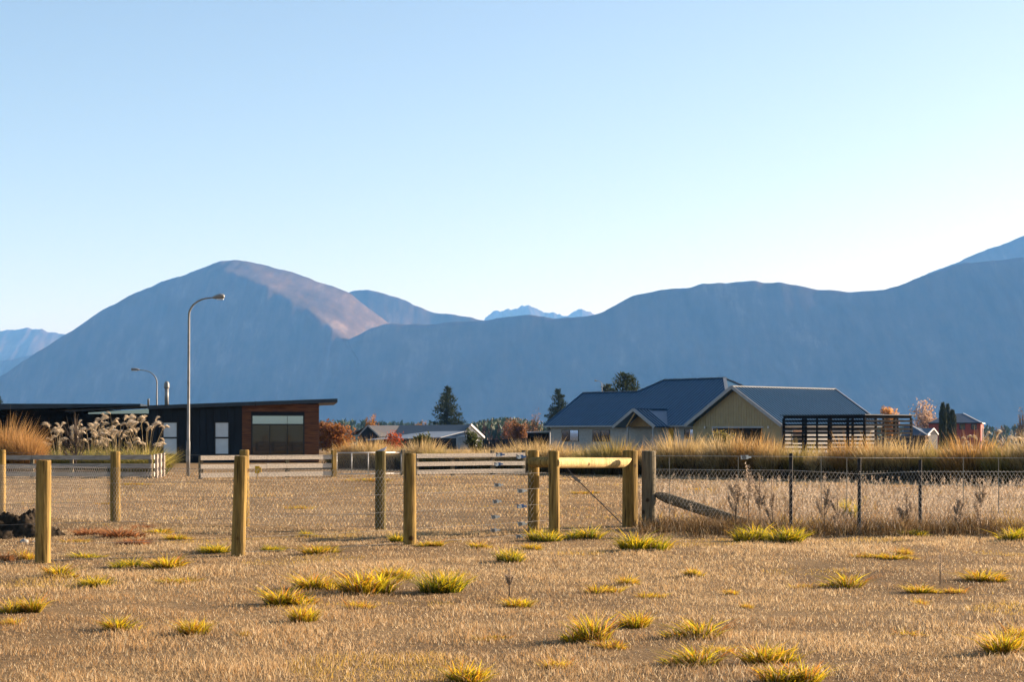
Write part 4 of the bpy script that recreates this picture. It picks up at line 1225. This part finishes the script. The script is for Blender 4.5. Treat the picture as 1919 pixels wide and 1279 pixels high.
for px in (1254, 1383, 1538, 1586, 1804, 1870):
    d = R_[2][1]
    MB().bar((X(px, d), d - .04, .3), (X(px, d), d - .04, 1.16), .010, .008, up=(0, 1, 0)).build('dropper', mat('pale_dropper', (.34, .30, .23), .7, .1), FR)
# wire strainers
def strainer(px, py, d, blue, label, s=1.0):
    c = P(px, py, d)
    T = empty('wire_strainer', c, label, 'wire strainer', 'ratchet wire strainers on the fence wires')
    m = M_bluep if blue else M_silver
    b = MB()
    b.bar(c + Vector((-.055 * s, -.022, 0)), c + Vector((.045 * s, -.022, .006)), .006, .05 * s); b.bar(c + Vector((-.055 * s, .022, 0)), c + Vector((.045 * s, .022, .006)), .006, .05 * s)
    b.bar(c + Vector((.04 * s, 0, .004)), c + Vector((.085 * s, 0, .004)), .04, .022 * s)
    b.build('frame', m, T)
    MB().tube([c + Vector((-.015, -.035, 0)), c + Vector((-.015, .035, 0))], .030 * s, 12).build('spool', M_silver if blue else M_galv, T, smooth=False)
    MB().bar(c + Vector((-.02, -.04, .01)), c + Vector((-.06 * s, -.045, .035 * s)), .012, .014).build('handle', M_galv, T)
dA = A_[3][1] - 1.0; dB = B_[5][1] - .3
for k, (px, py, bl, w_) in enumerate(((975, 857, 1, 'bright blue wire strainer on the top wire next to the twin posts'), (977, 921, 0, 'bright silver wire strainer on the middle wire next to the twin posts'),
        (976, 950, 1, 'dark blue teardrop wire strainer next to the twin posts'), (977, 983, 0, 'grey wire strainer second from the ground next to the twin posts'), (974, 1007, 0, 'wire strainer on the lowest wire next to the twin posts'))):
    strainer(px, py, dA, bl, w_, 1.0)
for k, (px, py, bl, w_) in enumerate(((936, 853, 1, 'bright blue wire strainer on the top wire by the rail fence post'), (933, 871, 1, 'dull blue wire strainer on the second wire by the rail fence post'),
        (933, 910, 0, 'dark grey wire strainer on the wire below the rail fence foot'), (930, 941, 0, 'small silver wire strainer halfway down, set farther from the twin posts'),
        (927, 970, 0, 'small grey wire strainer low down, farther from the twin posts'), (926, 995, 0, 'lowest strainer of the set farther from the twin posts'))):
    strainer(px, py, dB, bl, w_, .95)
strainer(1396, 858, R_[1][1] - .04, 0, 'shiny wire strainer on the top wire before the ochre garage', 1.15)
cz = P(715, 843, B_[4][1])
tag(MB().hexa([cz + Vector(v) for v in ((-.07, -.03, -.022), (.05, -.03, -.022), (.05, .03, -.022), (-.07, .03, -.022), (-.01, -.025, .005), (.085, -.025, .045), (.085, .025, .045), (-.01, .025, .005))]).build('pale_scrap', mat('pale_plastic', (.62, .58, .62), .5, .1)), 'small pale scrap lying on a fence post top', 'scrap')

# weathered rail fence
zc = [.70, .41, .13]
def fence_line(px0, d0, beta):
    """a straight line on the ground that passes under photo column px0 at distance d0 and turns away by beta to the right"""
    tb_ = math.tan(math.radians(beta)); x0 = X(px0, d0)
    def at(px):
        d = (d0 - tb_ * x0) / (1 - tb_ * (px - CX) / FPX)
        return Vector((X(px, d), d, 0))
    return at, Vector((math.sin(math.radians(beta)), -math.cos(math.radians(beta)), 0))
def rail_fence(px0, px1, posts, label, line, breaks=(), m=M_board):
    at, nrm = line
    T = empty('rail_fence', at((px0 + px1) / 2), label, 'fence', 'weathered three rail fences')
    cuts = [px0] + list(breaks) + [px1]
    for a, c in zip(cuts[:-1], cuts[1:]):
        for z in zc:
            dz = random.uniform(-.012, .012)
            p, q = at(a), at(c)
            q = q - (q - p).normalized() * .012
            f = nrm * .02
            u0, u1 = Vector((0, 0, z - .075)), Vector((0, 0, z + .075)); e = Vector((0, 0, dz))
            MB().hexa([p + f + u0, q + f + u0 + e, q - f + u0 + e, p - f + u0, p + f + u1, q + f + u1 + e, q - f + u1 + e, p - f + u1]).build('rail', m, T)
    for px, zt in posts:
        p = at(px) - nrm * .075
        MB().bar((p.x, p.y, -.1), (p.x, p.y, zt), .12, .1, up=nrm).build('post', M_postgrey, T)
    return T
LA = fence_line(120, 57.0, 0); LB = fence_line(376, 55.5, 34)
T = rail_fence(-60, 284, [(-20, .72), (59, .74), (133, .74), (209, .74), (281, .76)], 'weathered grey rail fence before the rusty tussock and plumed grasses', LA, (60, 209), M_boardgrey)
DR = 57.0
for z in zc:
    MB().bar((X(286, DR), DR + .14, z), (X(303, DR + 3.2), DR + 3.2, z), .04, .15).build('return_rail', M_board, T)
for f in (0.12, .55, 1):
    x_, y_ = X(286, DR) + (X(303, DR + 3.2) - X(286, DR)) * f + .05, DR + .14 + 3.06 * f
    MB().box(x_ - .04, x_ + .06, y_ - .06, y_ + .06, -.1, .80).build('return_post', M_boardgrey, T)
rail_fence(376, 622, [(378, .76), (455, .76), (540, .76)], 'weathered pale rail fence before the black house and its cedar wall', LB, (500,))
rail_fence(781, 984, [(783, .76), (850, .74), (925, .88), (984, .88)], 'weathered pale rail fence before the tussock row, near the strainers', LB, (922,))
# pipe gate
at = LB[0]
G = empty('pipe_gate', at(690), 'low galvanised pipe gate with netting between two rail fences', 'gate')
M_pipe = mat('pale_galvanised_pipe', (.50, .49, .46), .5, .1, 3, metal=.2)
ZV = lambda z: Vector((0, 0, z))
ga_, gb_ = at(631), at(752)
zt0, zbt = .83, .10
MB().tube([ga_ + ZV(zt0), gb_ + ZV(zt0)], .022, 8).build('top_pipe', M_pipe, G, smooth=True)
MB().tube([ga_ + ZV(zbt), gb_ + ZV(zbt)], .02, 8).build('bottom_pipe', M_pipe, G, smooth=True)
for px in (631, 659, 690, 752):
    MB().tube([at(px) + ZV(zbt), at(px) + ZV(zt0 - .01)], .02, 8).build('upright_pipe', M_pipe, G, smooth=True)
netting(G, [(ga_.x, ga_.y - .02), (gb_.x, gb_.y - .02)], zbt, zt0 - .02, hole=.07, r=.0024, m=mat('dull_netting', (.13, .13, .125), .7, .1))
for px, m_, w_ in ((625.5, M_post, .14), (755, M_postgrey, .12)):
    p = at(px)
    MB().bar((p.x, p.y, -.1), (p.x, p.y, .92), w_, w_, up=LB[1]).build('gate_post', m_, G)
# yellow marker
Y = empty('yellow_marker', (X(483, 55), 55, 0), 'small yellow marker plate on a short stake before the rail fence', 'marker')
MB().tube([(X(482, 55), 55, -.05), (X(482, 55), 55, .28)], .018, 6).build('stake', M_post, Y)
MB().box(X(478, 55), X(487, 55), 54.96, 54.985, Z(888, 55), Z(874, 55)).build('plate', M_yellowp, Y, bevel=.01)
MB().box(X(487, 55), X(490, 55), 54.97, 55.0, Z(886, 55), Z(877, 55)).build('flap', M_yellowp, Y)

# ------------------------------------------------------------------ dry grass
def nfield(x, y, s, o):
    return np.array([mnoise.noise((a * s, b * s, o)) for a, b in zip(x, y)])
def grass(name, N, d0, d1, pw, hmin, hmax, wmul, label, side=.36, region=None, cols=None, lean=(.1, .9), keep=None, patch=True):
    r = np.random.default_rng(abs(hash(label)) % 1000 if False else len(label) * 7 + N % 97)
    # density falls as d**-pw ; width of the visible strip grows with d
    q = 2 - pw
    u = r.random(N)
    d = (d0 ** q + u * (d1 ** q - d0 ** q)) ** (1 / q)
    if region is None:
        x = (r.random(N) * 2 - 1) * (side * d + 2.2)
    else:
        x = X(region[0], d) + r.random(N) * (X(region[1], d) - X(region[0], d))
    if keep is not None:
        k = keep(x, d, r); x, d = x[k], d[k]; N = len(x)
    zg = np.array([und(a, b) for a, b in zip(x, d)])
    B = np.stack([x, d, zg - .01], 1)
    n1 = nfield(x, d, .35, 2.0); n2 = nfield(x, d, 1.6, 5.0); n3 = nfield(x, d, .12, 8.0)
    hh = r.uniform(hmin, hmax, N) * (1 + .8 * n2 + .5 * n1)
    hh = np.maximum(hh, hmin * .4)
    c0, c1, c2, c3 = [np.array([c]) for c in (cols or ((.26, .170, .090), (.52, .365, .19), (.70, .56, .35), (.43, .25, .10)))]
    n5 = nfield(x * .45, d, .9, 31.0)
    m = np.clip(r.random(N) * .75 + .6 * n1 + .45 * n2 + .5 * n5 + .08, 0, 1)[:, None]
    col = c0 * (1 - m) + c1 * m
    k = (r.random(N) < .14)[:, None]; col = np.where(k, c2, col)
    k = (r.random(N) < np.clip(.10 + .5 * n3 + .25 * n2, .02, .6))[:, None]; col = np.where(k, c3, col)
    n4 = nfield(x, d, .55, 21.0); k = ((n4 > .36) & (r.random(N) < .45))[:, None]; col = np.where(k & (patch), np.array([[.50, .33, .07]]) * r.uniform(.7, 1.2, (N, 1)), col)
    wd = (.0035 + .00022 * d) * wmul * r.uniform(.7, 1.3, N)
    V, F, K = blades(B, r.random(N) * 6.283, hh, wd, r.uniform(*lean, N), col, r.uniform(0, .35, N), wang=r.random(N) * 6.283)
    o = link(name, mesh_np(name, V, F, M_blade, K))
    return tag(o, label, 'grass', kind='stuff')
grass('dry_grass', 390000, 9.3, 27, 1.5, .02, .062, .85, 'short dry tan grass covering the foreground paddock', side=.345, keep=lambda x, d, r: r.random(len(x)) < np.clip(.95 + 1.4 * (nfield(x * .6, d, .8, 41.0) + .22), .5, 1))
grass('dry_grass_field', 128000, 26, 64, 1.2, .025, .075, 1.1, 'short dry grass of the paddock behind the near fences', side=.34)
WEED = ((.18, .125, .075), (.33, .245, .155), (.54, .43, .32), (.26, .155, .07))
grass('tall_dry_grass', 33000, 26.3, 45, .9, .06, .24, 1.0, 'tall pale seeding grass behind the steel post fence', region=(1190, 2200), keep=lambda x, d, r: r.random(len(x)) < np.clip(.75 + 1.1 * nfield(x, d, .55, 14.0), .15, 1), cols=WEED, lean=(.05, .5))
grass('fence_line_grass', 25000, 24.9, 27.4, 1, .06, .30, 1.0, 'rank brown grass along the foot of the steel post fence', region=(1195, 2200), keep=lambda x, d, r: r.random(len(x)) < np.clip((d - 25.5) / 1.3 + .7 * nfield(x, d, 1.1, 4.0) + .25, 0, 1), cols=((.10, .058, .022), (.20, .12, .05), (.34, .25, .13), (.14, .08, .03)), lean=(.1, .8))
# seed heads above the tall grass
def seed_heads():
    r = np.random.default_rng(8); n = 1500
    d = r.uniform(27, 45, n); x = X(1195, d) + r.random(n) * (X(2010, d) - X(1195, d))
    hh = r.uniform(.15, .46, n)
    parts = []
    c = np.tile(np.array([[.34, .25, .15]]), (n, 1))
    B = np.stack([x, d, np.zeros(n)], 1)
    parts.append(blades(B, r.random(n) * 6.283, hh, np.full(n, .006), r.uniform(0, .12, n), c, wang=r.random(n) * 6.283))
    m = 14
    for k in range(m):
        f = r.uniform(.62, 1.0, n)
        Bk = B + np.stack([r.normal(0, .012, n), r.normal(0, .012, n), hh * f], 1)
        parts.append(blades(Bk, r.random(n) * 6.283, r.uniform(.015, .035, n), r.uniform(.008, .016, n), r.uniform(.2, 1.2, n), np.tile(np.array([[.55, .44, .32]]), (n, 1)) * r.uniform(.7, 1.15, (n, 1)), wang=r.random(n) * 6.283))
    V, F, K = merge(parts)
    tag(link('seed_head_grass', mesh_np('seed_head_grass', V, F, M_blade, K)), 'pale seed heads standing above the tall grass', 'grass', kind='stuff')
seed_heads()

# dead weed stalks that stand out singly
def weed_stalk(px, yb, top, seed, label, fat=1.0, branches=5):
    d = dist(yb); x = X(px, d); h = Z(top, d); rd = random.Random(seed); r = np.random.default_rng(seed)
    T = empty('weed_stalk', (x, d, 0), label, 'weed', 'dead weed stalks along the steel post fence')
    b = MB(); lines = [((x, d, 0), (x + rd.uniform(-.03, .03), d, h))]
    b.tube([lines[0][0], lines[0][1]], [.008, .004], 5)
    for i in range(branches):
        f = rd.uniform(.1, .6); a = rd.random() * 6.283; L = h * rd.uniform(.25, .55) * (1 - f * .5)
        p0 = Vector((x, d, h * f)); p1 = p0 + Vector((math.cos(a) * L * .45, math.sin(a) * L * .45, L))
        b.tube([p0, p1], [.005, .003], 4); lines.append((tuple(p0), tuple(p1)))
    b.build('stem', mat('dead_stem', (.13, .085, .05), .9, .3, 9), T)
    parts = []
    for (a, c) in lines:
        n = 150; t = .35 + .65 * r.random(n)
        B = np.array(a) + (np.array(c) - np.array(a)) * t[:, None] + r.normal(0, .014 * fat, (n, 3))
        parts.append(blades(B, r.random(n) * 6.283, r.uniform(.015, .04, n), r.uniform(.006, .014, n) * fat, r.uniform(.3, 1.6, n), np.array([[.42, .33, .24]]) * r.uniform(.6, 1.3, (n, 1)), wang=r.random(n) * 6.283))
    V, F, K = merge(parts)
    link('seed_heads', mesh_np('seed_heads', V, F, M_blade, K), T)
weed_stalk(1404, 1003, 872, 1, 'tallest dead weed stalk with a thick brown seed spike', 1.7, 2)
weed_stalk(1378, 1002, 893, 2, 'branched dead weed to the grey post side of the tallest spike', 1.0, 6)
weed_stalk(1425, 1001, 888, 3, 'branched dead weed between the tallest spike and the first steel post', 1.0, 6)
weed_stalk(1448, 1000, 900, 4, 'thin dead weed close to the first steel post', .9, 5)
weed_stalk(1545, 1000, 905, 5, 'dead weed between the first and second steel posts', .9, 5)
weed_stalk(1568, 1005, 925, 6, 'dark dead weed close to the second steel post', .9, 4)
weed_stalk(1795, 1003, 915, 7, 'dark dead weed past the third steel post', 1.0, 5)
weed_stalk(1838, 1010, 898, 8, 'tall twiggy dead weed nearest the frame edge', 1.0, 7)
weed_stalk(1700, 1000, 920, 9, 'pale dead weed before the third steel post', 1.2, 6)
weed_stalk(1762, 1098, 1040, 10, 'lone thin twig sticking up from the open foreground grass', .5, 0)
weed_stalk(955, 1118, 1068, 11, 'small pale weed in the middle of the foreground', .3, 3)

# soil heap with stones and clods
def soil_heap():
    r = np.random.default_rng(4)
    d = dist(1008); cx_ = X(15, d)
    nu_, nv_ = 80, 50; V = []
    for j in range(nv_):
        for i in range(nu_):
            u, v = i / (nu_ - 1) * 2 - 1, j / (nv_ - 1) * 2 - 1
            rr = min(1, math.hypot(u, v))
            h = .28 * (1 - rr ** 2) ** 1.0
            h += .28 * mnoise.fractal((u * 2.6, v * 2.6, 1.5), .7, 2.2, 5) * (1 - rr ** 4) * .7
            V.append((cx_ + u * .95, d + v * .8, max(-.06, h) - .03 + .16 * abs(mnoise.fractal((u * 7, v * 7, 2.0), .6, 2.2, 4)) * (1 - rr)))
    F = [(j * nu_ + i, j * nu_ + i + 1, (j + 1) * nu_ + i + 1, (j + 1) * nu_ + i) for j in range(nv_ - 1) for i in range(nu_ - 1)]
    tag(link('soil_heap', mesh_np('soil_heap', np.array(V), np.array(F), M_soil)), 'dark heap of dug soil at the frame edge by the nearest post', 'soil heap')
soil_heap()
def stone(px, yb, w, seed, label, m, amp=.35):
    d = dist(yb); b = MB(); rows, n = 6, 10
    c = Vector((X(px, d), d, 0)); R = w / FPX * d / 2
    for k in range(rows + 1):
        th = math.pi * k / rows
        for j in range(n):
            a = 2 * math.pi * j / n
            v = Vector((math.sin(th) * math.cos(a), math.sin(th) * math.sin(a), math.cos(th)))
            q = R * (1 + amp * mnoise.noise(v * 1.3 + Vector((seed, 0, 0))))
            b.v.append(tuple(c + Vector((v.x * q, v.y * q * .8, v.z * q * .85 + R * .5))))
    for k in range(rows):
        for j in range(n):
            j2 = (j + 1) % n; b.f.append((k * n + j, (k + 1) * n + j, (k + 1) * n + j2, k * n + j2))
    tag(b.build('stone', m, smooth=True), label, 'stone', 'stones beside the soil heap')
stone(45, 1022, 17, 1.1, 'rounded pale stone at the foot of the soil heap', M_rock)
stone(63, 1021, 11, 2.2, 'small pale stone touching the nearest post by the soil heap', M_rock)
stone(103, 1005, 14, 3.3, 'dark clod on the far side of the nearest post', M_soil)
stone(56, 985, 26, 4.7, 'large dark clod on top of the soil heap', M_soil, 1.1)
stone(8, 978, 22, 5.7, 'dark clod at the frame edge on the soil heap', M_soil, 1.1)

# ------------------------------------------------------------------ yellow-green grass tufts
def tuft_mesh(name, n, seed, pal):
    r = np.random.default_rng(seed)
    a = r.random(n) * 6.283; rb = .36 * np.sqrt(r.random(n))
    nc = r.integers(3, 7); cen = r.uniform(-.30, .30, (nc, 2)); ck = r.integers(0, nc, n); cs = r.uniform(.45, 1.15, nc)
    rb = rb * .62
    B = np.stack([np.cos(a) * rb + cen[ck, 0], np.sin(a) * rb * .9 + cen[ck, 1], np.zeros(n)], 1)
    k = r.integers(0, len(pal), n); base = np.array([p[0] for p in pal])[k]; tip = np.array([p[1] for p in pal])[k]
    v = r.uniform(.75, 1.25, (n, 1))
    hh = r.uniform(.4, 1.0, n) * (1.1 - .5 * rb / .36) * cs[ck]
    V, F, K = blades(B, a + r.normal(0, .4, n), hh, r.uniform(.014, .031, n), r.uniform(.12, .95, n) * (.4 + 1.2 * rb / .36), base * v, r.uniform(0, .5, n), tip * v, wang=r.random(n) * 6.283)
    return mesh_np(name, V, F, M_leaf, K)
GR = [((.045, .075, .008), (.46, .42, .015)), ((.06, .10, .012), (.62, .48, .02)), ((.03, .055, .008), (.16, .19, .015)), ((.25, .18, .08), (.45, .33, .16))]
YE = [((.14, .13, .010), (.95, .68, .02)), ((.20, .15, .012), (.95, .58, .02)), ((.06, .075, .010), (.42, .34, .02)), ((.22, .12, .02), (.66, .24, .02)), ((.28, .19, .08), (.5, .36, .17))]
ORG = [((.30, .18, .04), (.62, .36, .06)), ((.30, .13, .03), (.55, .22, .04)), ((.22, .17, .03), (.55, .38, .05))]
RED = [((.20, .08, .03), (.42, .15, .05)), ((.26, .11, .04), (.50, .22, .08)), ((.18, .09, .05), (.36, .20, .10))]
TP_ = {'g': [tuft_mesh('tuft_green', 760, 200 + i, GR + YE[:2]) for i in range(6)], 'y': [tuft_mesh('tuft_yellow', 620, 210 + i, YE + GR[1:2]) for i in range(7)],
       'o': [tuft_mesh('tuft_orange', 300, 220 + i, ORG + YE[:1]) for i in range(4)], 'r': [tuft_mesh('tuft_red', 520, 230 + i, RED) for i in range(2)]}
CN = {'g': 'green', 'y': 'yellow green', 'o': 'golden', 'r': 'rusty red'}
TUFTS = [
 (312, 1066, 84, 34, 'y', 'large yellow green tuft between the first two near posts'), (240, 1064, 62, 22, 'g', 'green tuft joined to the large yellow one between the first two near posts'),
 (176, 1100, 60, 24, 'g', 'small green tuft nearer the camera than the first near post'), (128, 1084, 74, 24, 'y', 'flat yellow tuft at the foot of the first near post'), (160, 1047, 60, 14, 'g', 'flat greenish tuft just past the first near post'),
 (400, 1037, 62, 22, 'g', 'green tuft against the second near post'), (512, 1033, 40, 16, 'g', 'small green tuft to the strainer side of the second near post'), (576, 1006, 28, 15, 'g', 'tiny green tuft in the field between second and third near posts'),
 (606, 1037, 70, 22, 'y', 'yellow tuft on the fence line between second and third near posts'), (750, 1016, 40, 20, 'g', 'dark tuft hugging the third near post'), (800, 1026, 44, 14, 'y', 'yellow tuft at the third near post, strainer side'),
 (688, 1108, 104, 50, 'y', 'biggest golden yellow tuft in the middle foreground patch'), (603, 1103, 92, 36, 'y', 'broad yellow tuft joined to the biggest golden one'), (548, 1132, 98, 40, 'y', 'yellow green tuft in front of the broad yellow one'),
 (749, 1084, 54, 30, 'y', 'small bright tuft just behind the biggest golden one'), (823, 1107, 90, 50, 'g', 'tall green tuft with a dark base beside the golden patch'), (568, 1166, 54, 34, 'y', 'small tuft nearest the camera in the middle patch'), (668, 1139, 56, 20, 'o', 'thin golden tuft in front of the biggest golden one'),
 (957, 1054, 56, 32, 'g', 'dark green tuft out in the open before the twin posts'), (905, 1030, 44, 16, 'y', 'small yellow tuft on the line between third post and twin posts'), (1000, 1030, 40, 14, 'y', 'pale yellow tuft just before the twin posts'),
 (1020, 1015, 66, 30, 'g', 'green tuft at the feet of the twin posts'), (1096, 1012, 68, 30, 'g', 'green tuft below the bright horizontal rail'), (1205, 1033, 92, 42, 'g', 'large bright green tuft before the grey weathered post'),
 (1410, 1014, 66, 36, 'g', 'green tuft under the tallest dead weed stalk'), (1472, 1017, 74, 36, 'g', 'bright green tuft before the first steel post'), (1590, 975, 34, 44, 'g', 'upright green weed beside the second steel post'),
 (970, 1132, 54, 20, 'y', 'low yellow tuft in the open middle foreground'), (1122, 1108, 70, 22, 'o', 'golden tuft left of a sparse trio in the centre foreground'), (1180, 1095, 44, 20, 'y', 'farthest of the sparse trio in the centre foreground'), (1212, 1114, 54, 15, 'o', 'golden tuft right of the sparse trio in the centre foreground'),
 (1300, 1081, 38, 22, 'y', 'isolated bright yellow tuft before the diagonal stay'), (1372, 1109, 28, 14, 'o', 'small straw coloured tuft beyond the isolated bright yellow one'), (1395, 1135, 28, 13, 'o', 'two sparse golden sprigs in the open grass'),
 (1092, 1205, 96, 54, 'y', 'large mixed green and orange tuft in the lower middle'), (1186, 1174, 66, 34, 'y', 'dark based tuft behind the large mixed one'), (1136, 1216, 74, 20, 'o', 'orange fringe in front of the large mixed tuft'),
 (1285, 1197, 112, 36, 'y', 'wide bright yellow tuft beside the large mixed one'), (1280, 1251, 112, 36, 'y', 'wide yellow tuft nearest the camera in the lower middle'), (1048, 1255, 60, 26, 'o', 'sparse orange yellow tuft low in the middle'), (1350, 1225, 56, 15, 'o', 'thin rusty tuft between two wide yellow ones'),
 (925, 1198, 74, 15, 'o', 'faint golden tuft in the lower middle grass'), (882, 1281, 90, 40, 'y', 'yellow tuft cut by the bottom frame edge in the middle'),
 (1450, 1243, 104, 48, 'y', 'large yellow green tuft low down towards the steel fence side'), (1482, 1284, 112, 42, 'y', 'yellow tuft cut by the bottom edge below the large yellow green one'), (1506, 1098, 54, 18, 'o', 'golden tuft joined to the dark based one before the steel posts'), (1568, 1098, 82, 30, 'y', 'dark based yellow tuft before the second steel post'),
 (1738, 1108, 68, 18, 'y', 'flat yellow tuft by the lone thin twig'), (1794, 1108, 48, 15, 'o', 'flat golden tuft past the lone thin twig'), (1725, 1128, 32, 15, 'o', 'small straw tuft in front of the lone thin twig'), (1852, 1089, 88, 22, 'y', 'long low yellow tuft past the lone thin twig'),
 (1688, 1042, 40, 18, 'o', 'small orange tuft just before the steel fence'), (1690, 1052, 74, 12, 'y', 'flat yellow patch under the small orange tuft'), (1625, 1050, 60, 9, 'o', 'very flat golden patch before the second steel post'), (1885, 1228, 100, 52, 'y', 'large sparse yellow tuft low at the frame edge'), (1905, 1195, 60, 30, 'o', 'golden tuft behind the large sparse one at the frame edge'), (1700, 1188, 60, 12, 'o', 'faint orange tuft in the open grass'),
 (34, 1150, 68, 36, 'y', 'bright yellow green tuft at the frame edge in the lower foreground'), (14, 1174, 44, 18, 'o', 'golden tuft at the frame edge just nearer than the bright one'), (242, 1181, 78, 27, 'y', 'yellow tuft in the open foreground below the first near post'), (362, 1192, 62, 32, 'y', 'orange tipped tuft in the open foreground below the second near post'), (455, 1197, 30, 9, 'o', 'tiny golden tuft beyond the orange tipped one'),
 (340, 1092, 74, 12, 'y', 'faint flat tuft behind the orange tipped one'), (1898, 1013, 60, 28, 'g', 'greenish tuft under the fence at the frame edge'), (1720, 1005, 50, 18, 'g', 'small green tuft at the foot of the steel fence'),
 (12, 1056, 56, 26, 'r', 'rusty red weed at the frame edge by the nearest post'), (52, 1050, 40, 26, 'o', 'golden weed between the rusty red one and the nearest post'),
 (225, 1012, 90, 24, 'r', 'rusty red weed patch beyond the nearest post'), (170, 1008, 80, 20, 'r', 'reddish weed patch close to the soil heap'), (300, 1004, 60, 16, 'y', 'pale green weed at the end of the rusty patch'), (340, 1015, 50, 14, 'y', 'pale yellow weed past the end of the rusty patch'),
 (255, 1022, 70, 16, 'r', 'sparse reddish weeds just nearer than the rusty patch'), (140, 1020, 50, 14, 'o', 'golden weeds between the soil heap and the rusty patch'), (270, 995, 60, 12, 'r', 'flat reddish weeds on the far side of the rusty patch'),
 (190, 945, 30, 9, 'o', 'small golden tuft in the field before the second fence post'), (560, 955, 50, 10, 'o', 'golden tuft in the far field between posts'), (1300, 922, 60, 14, 'o', 'golden tuft in the tall grass before the hedge and garage'), (690, 905, 80, 8, 'o', 'golden strip of grass before the pipe gate'), (250, 910, 70, 8, 'o', 'golden strip of grass before the plumed grasses'), (1100, 925, 50, 12, 'o', 'golden tuft in the field under the bright rail'),
]
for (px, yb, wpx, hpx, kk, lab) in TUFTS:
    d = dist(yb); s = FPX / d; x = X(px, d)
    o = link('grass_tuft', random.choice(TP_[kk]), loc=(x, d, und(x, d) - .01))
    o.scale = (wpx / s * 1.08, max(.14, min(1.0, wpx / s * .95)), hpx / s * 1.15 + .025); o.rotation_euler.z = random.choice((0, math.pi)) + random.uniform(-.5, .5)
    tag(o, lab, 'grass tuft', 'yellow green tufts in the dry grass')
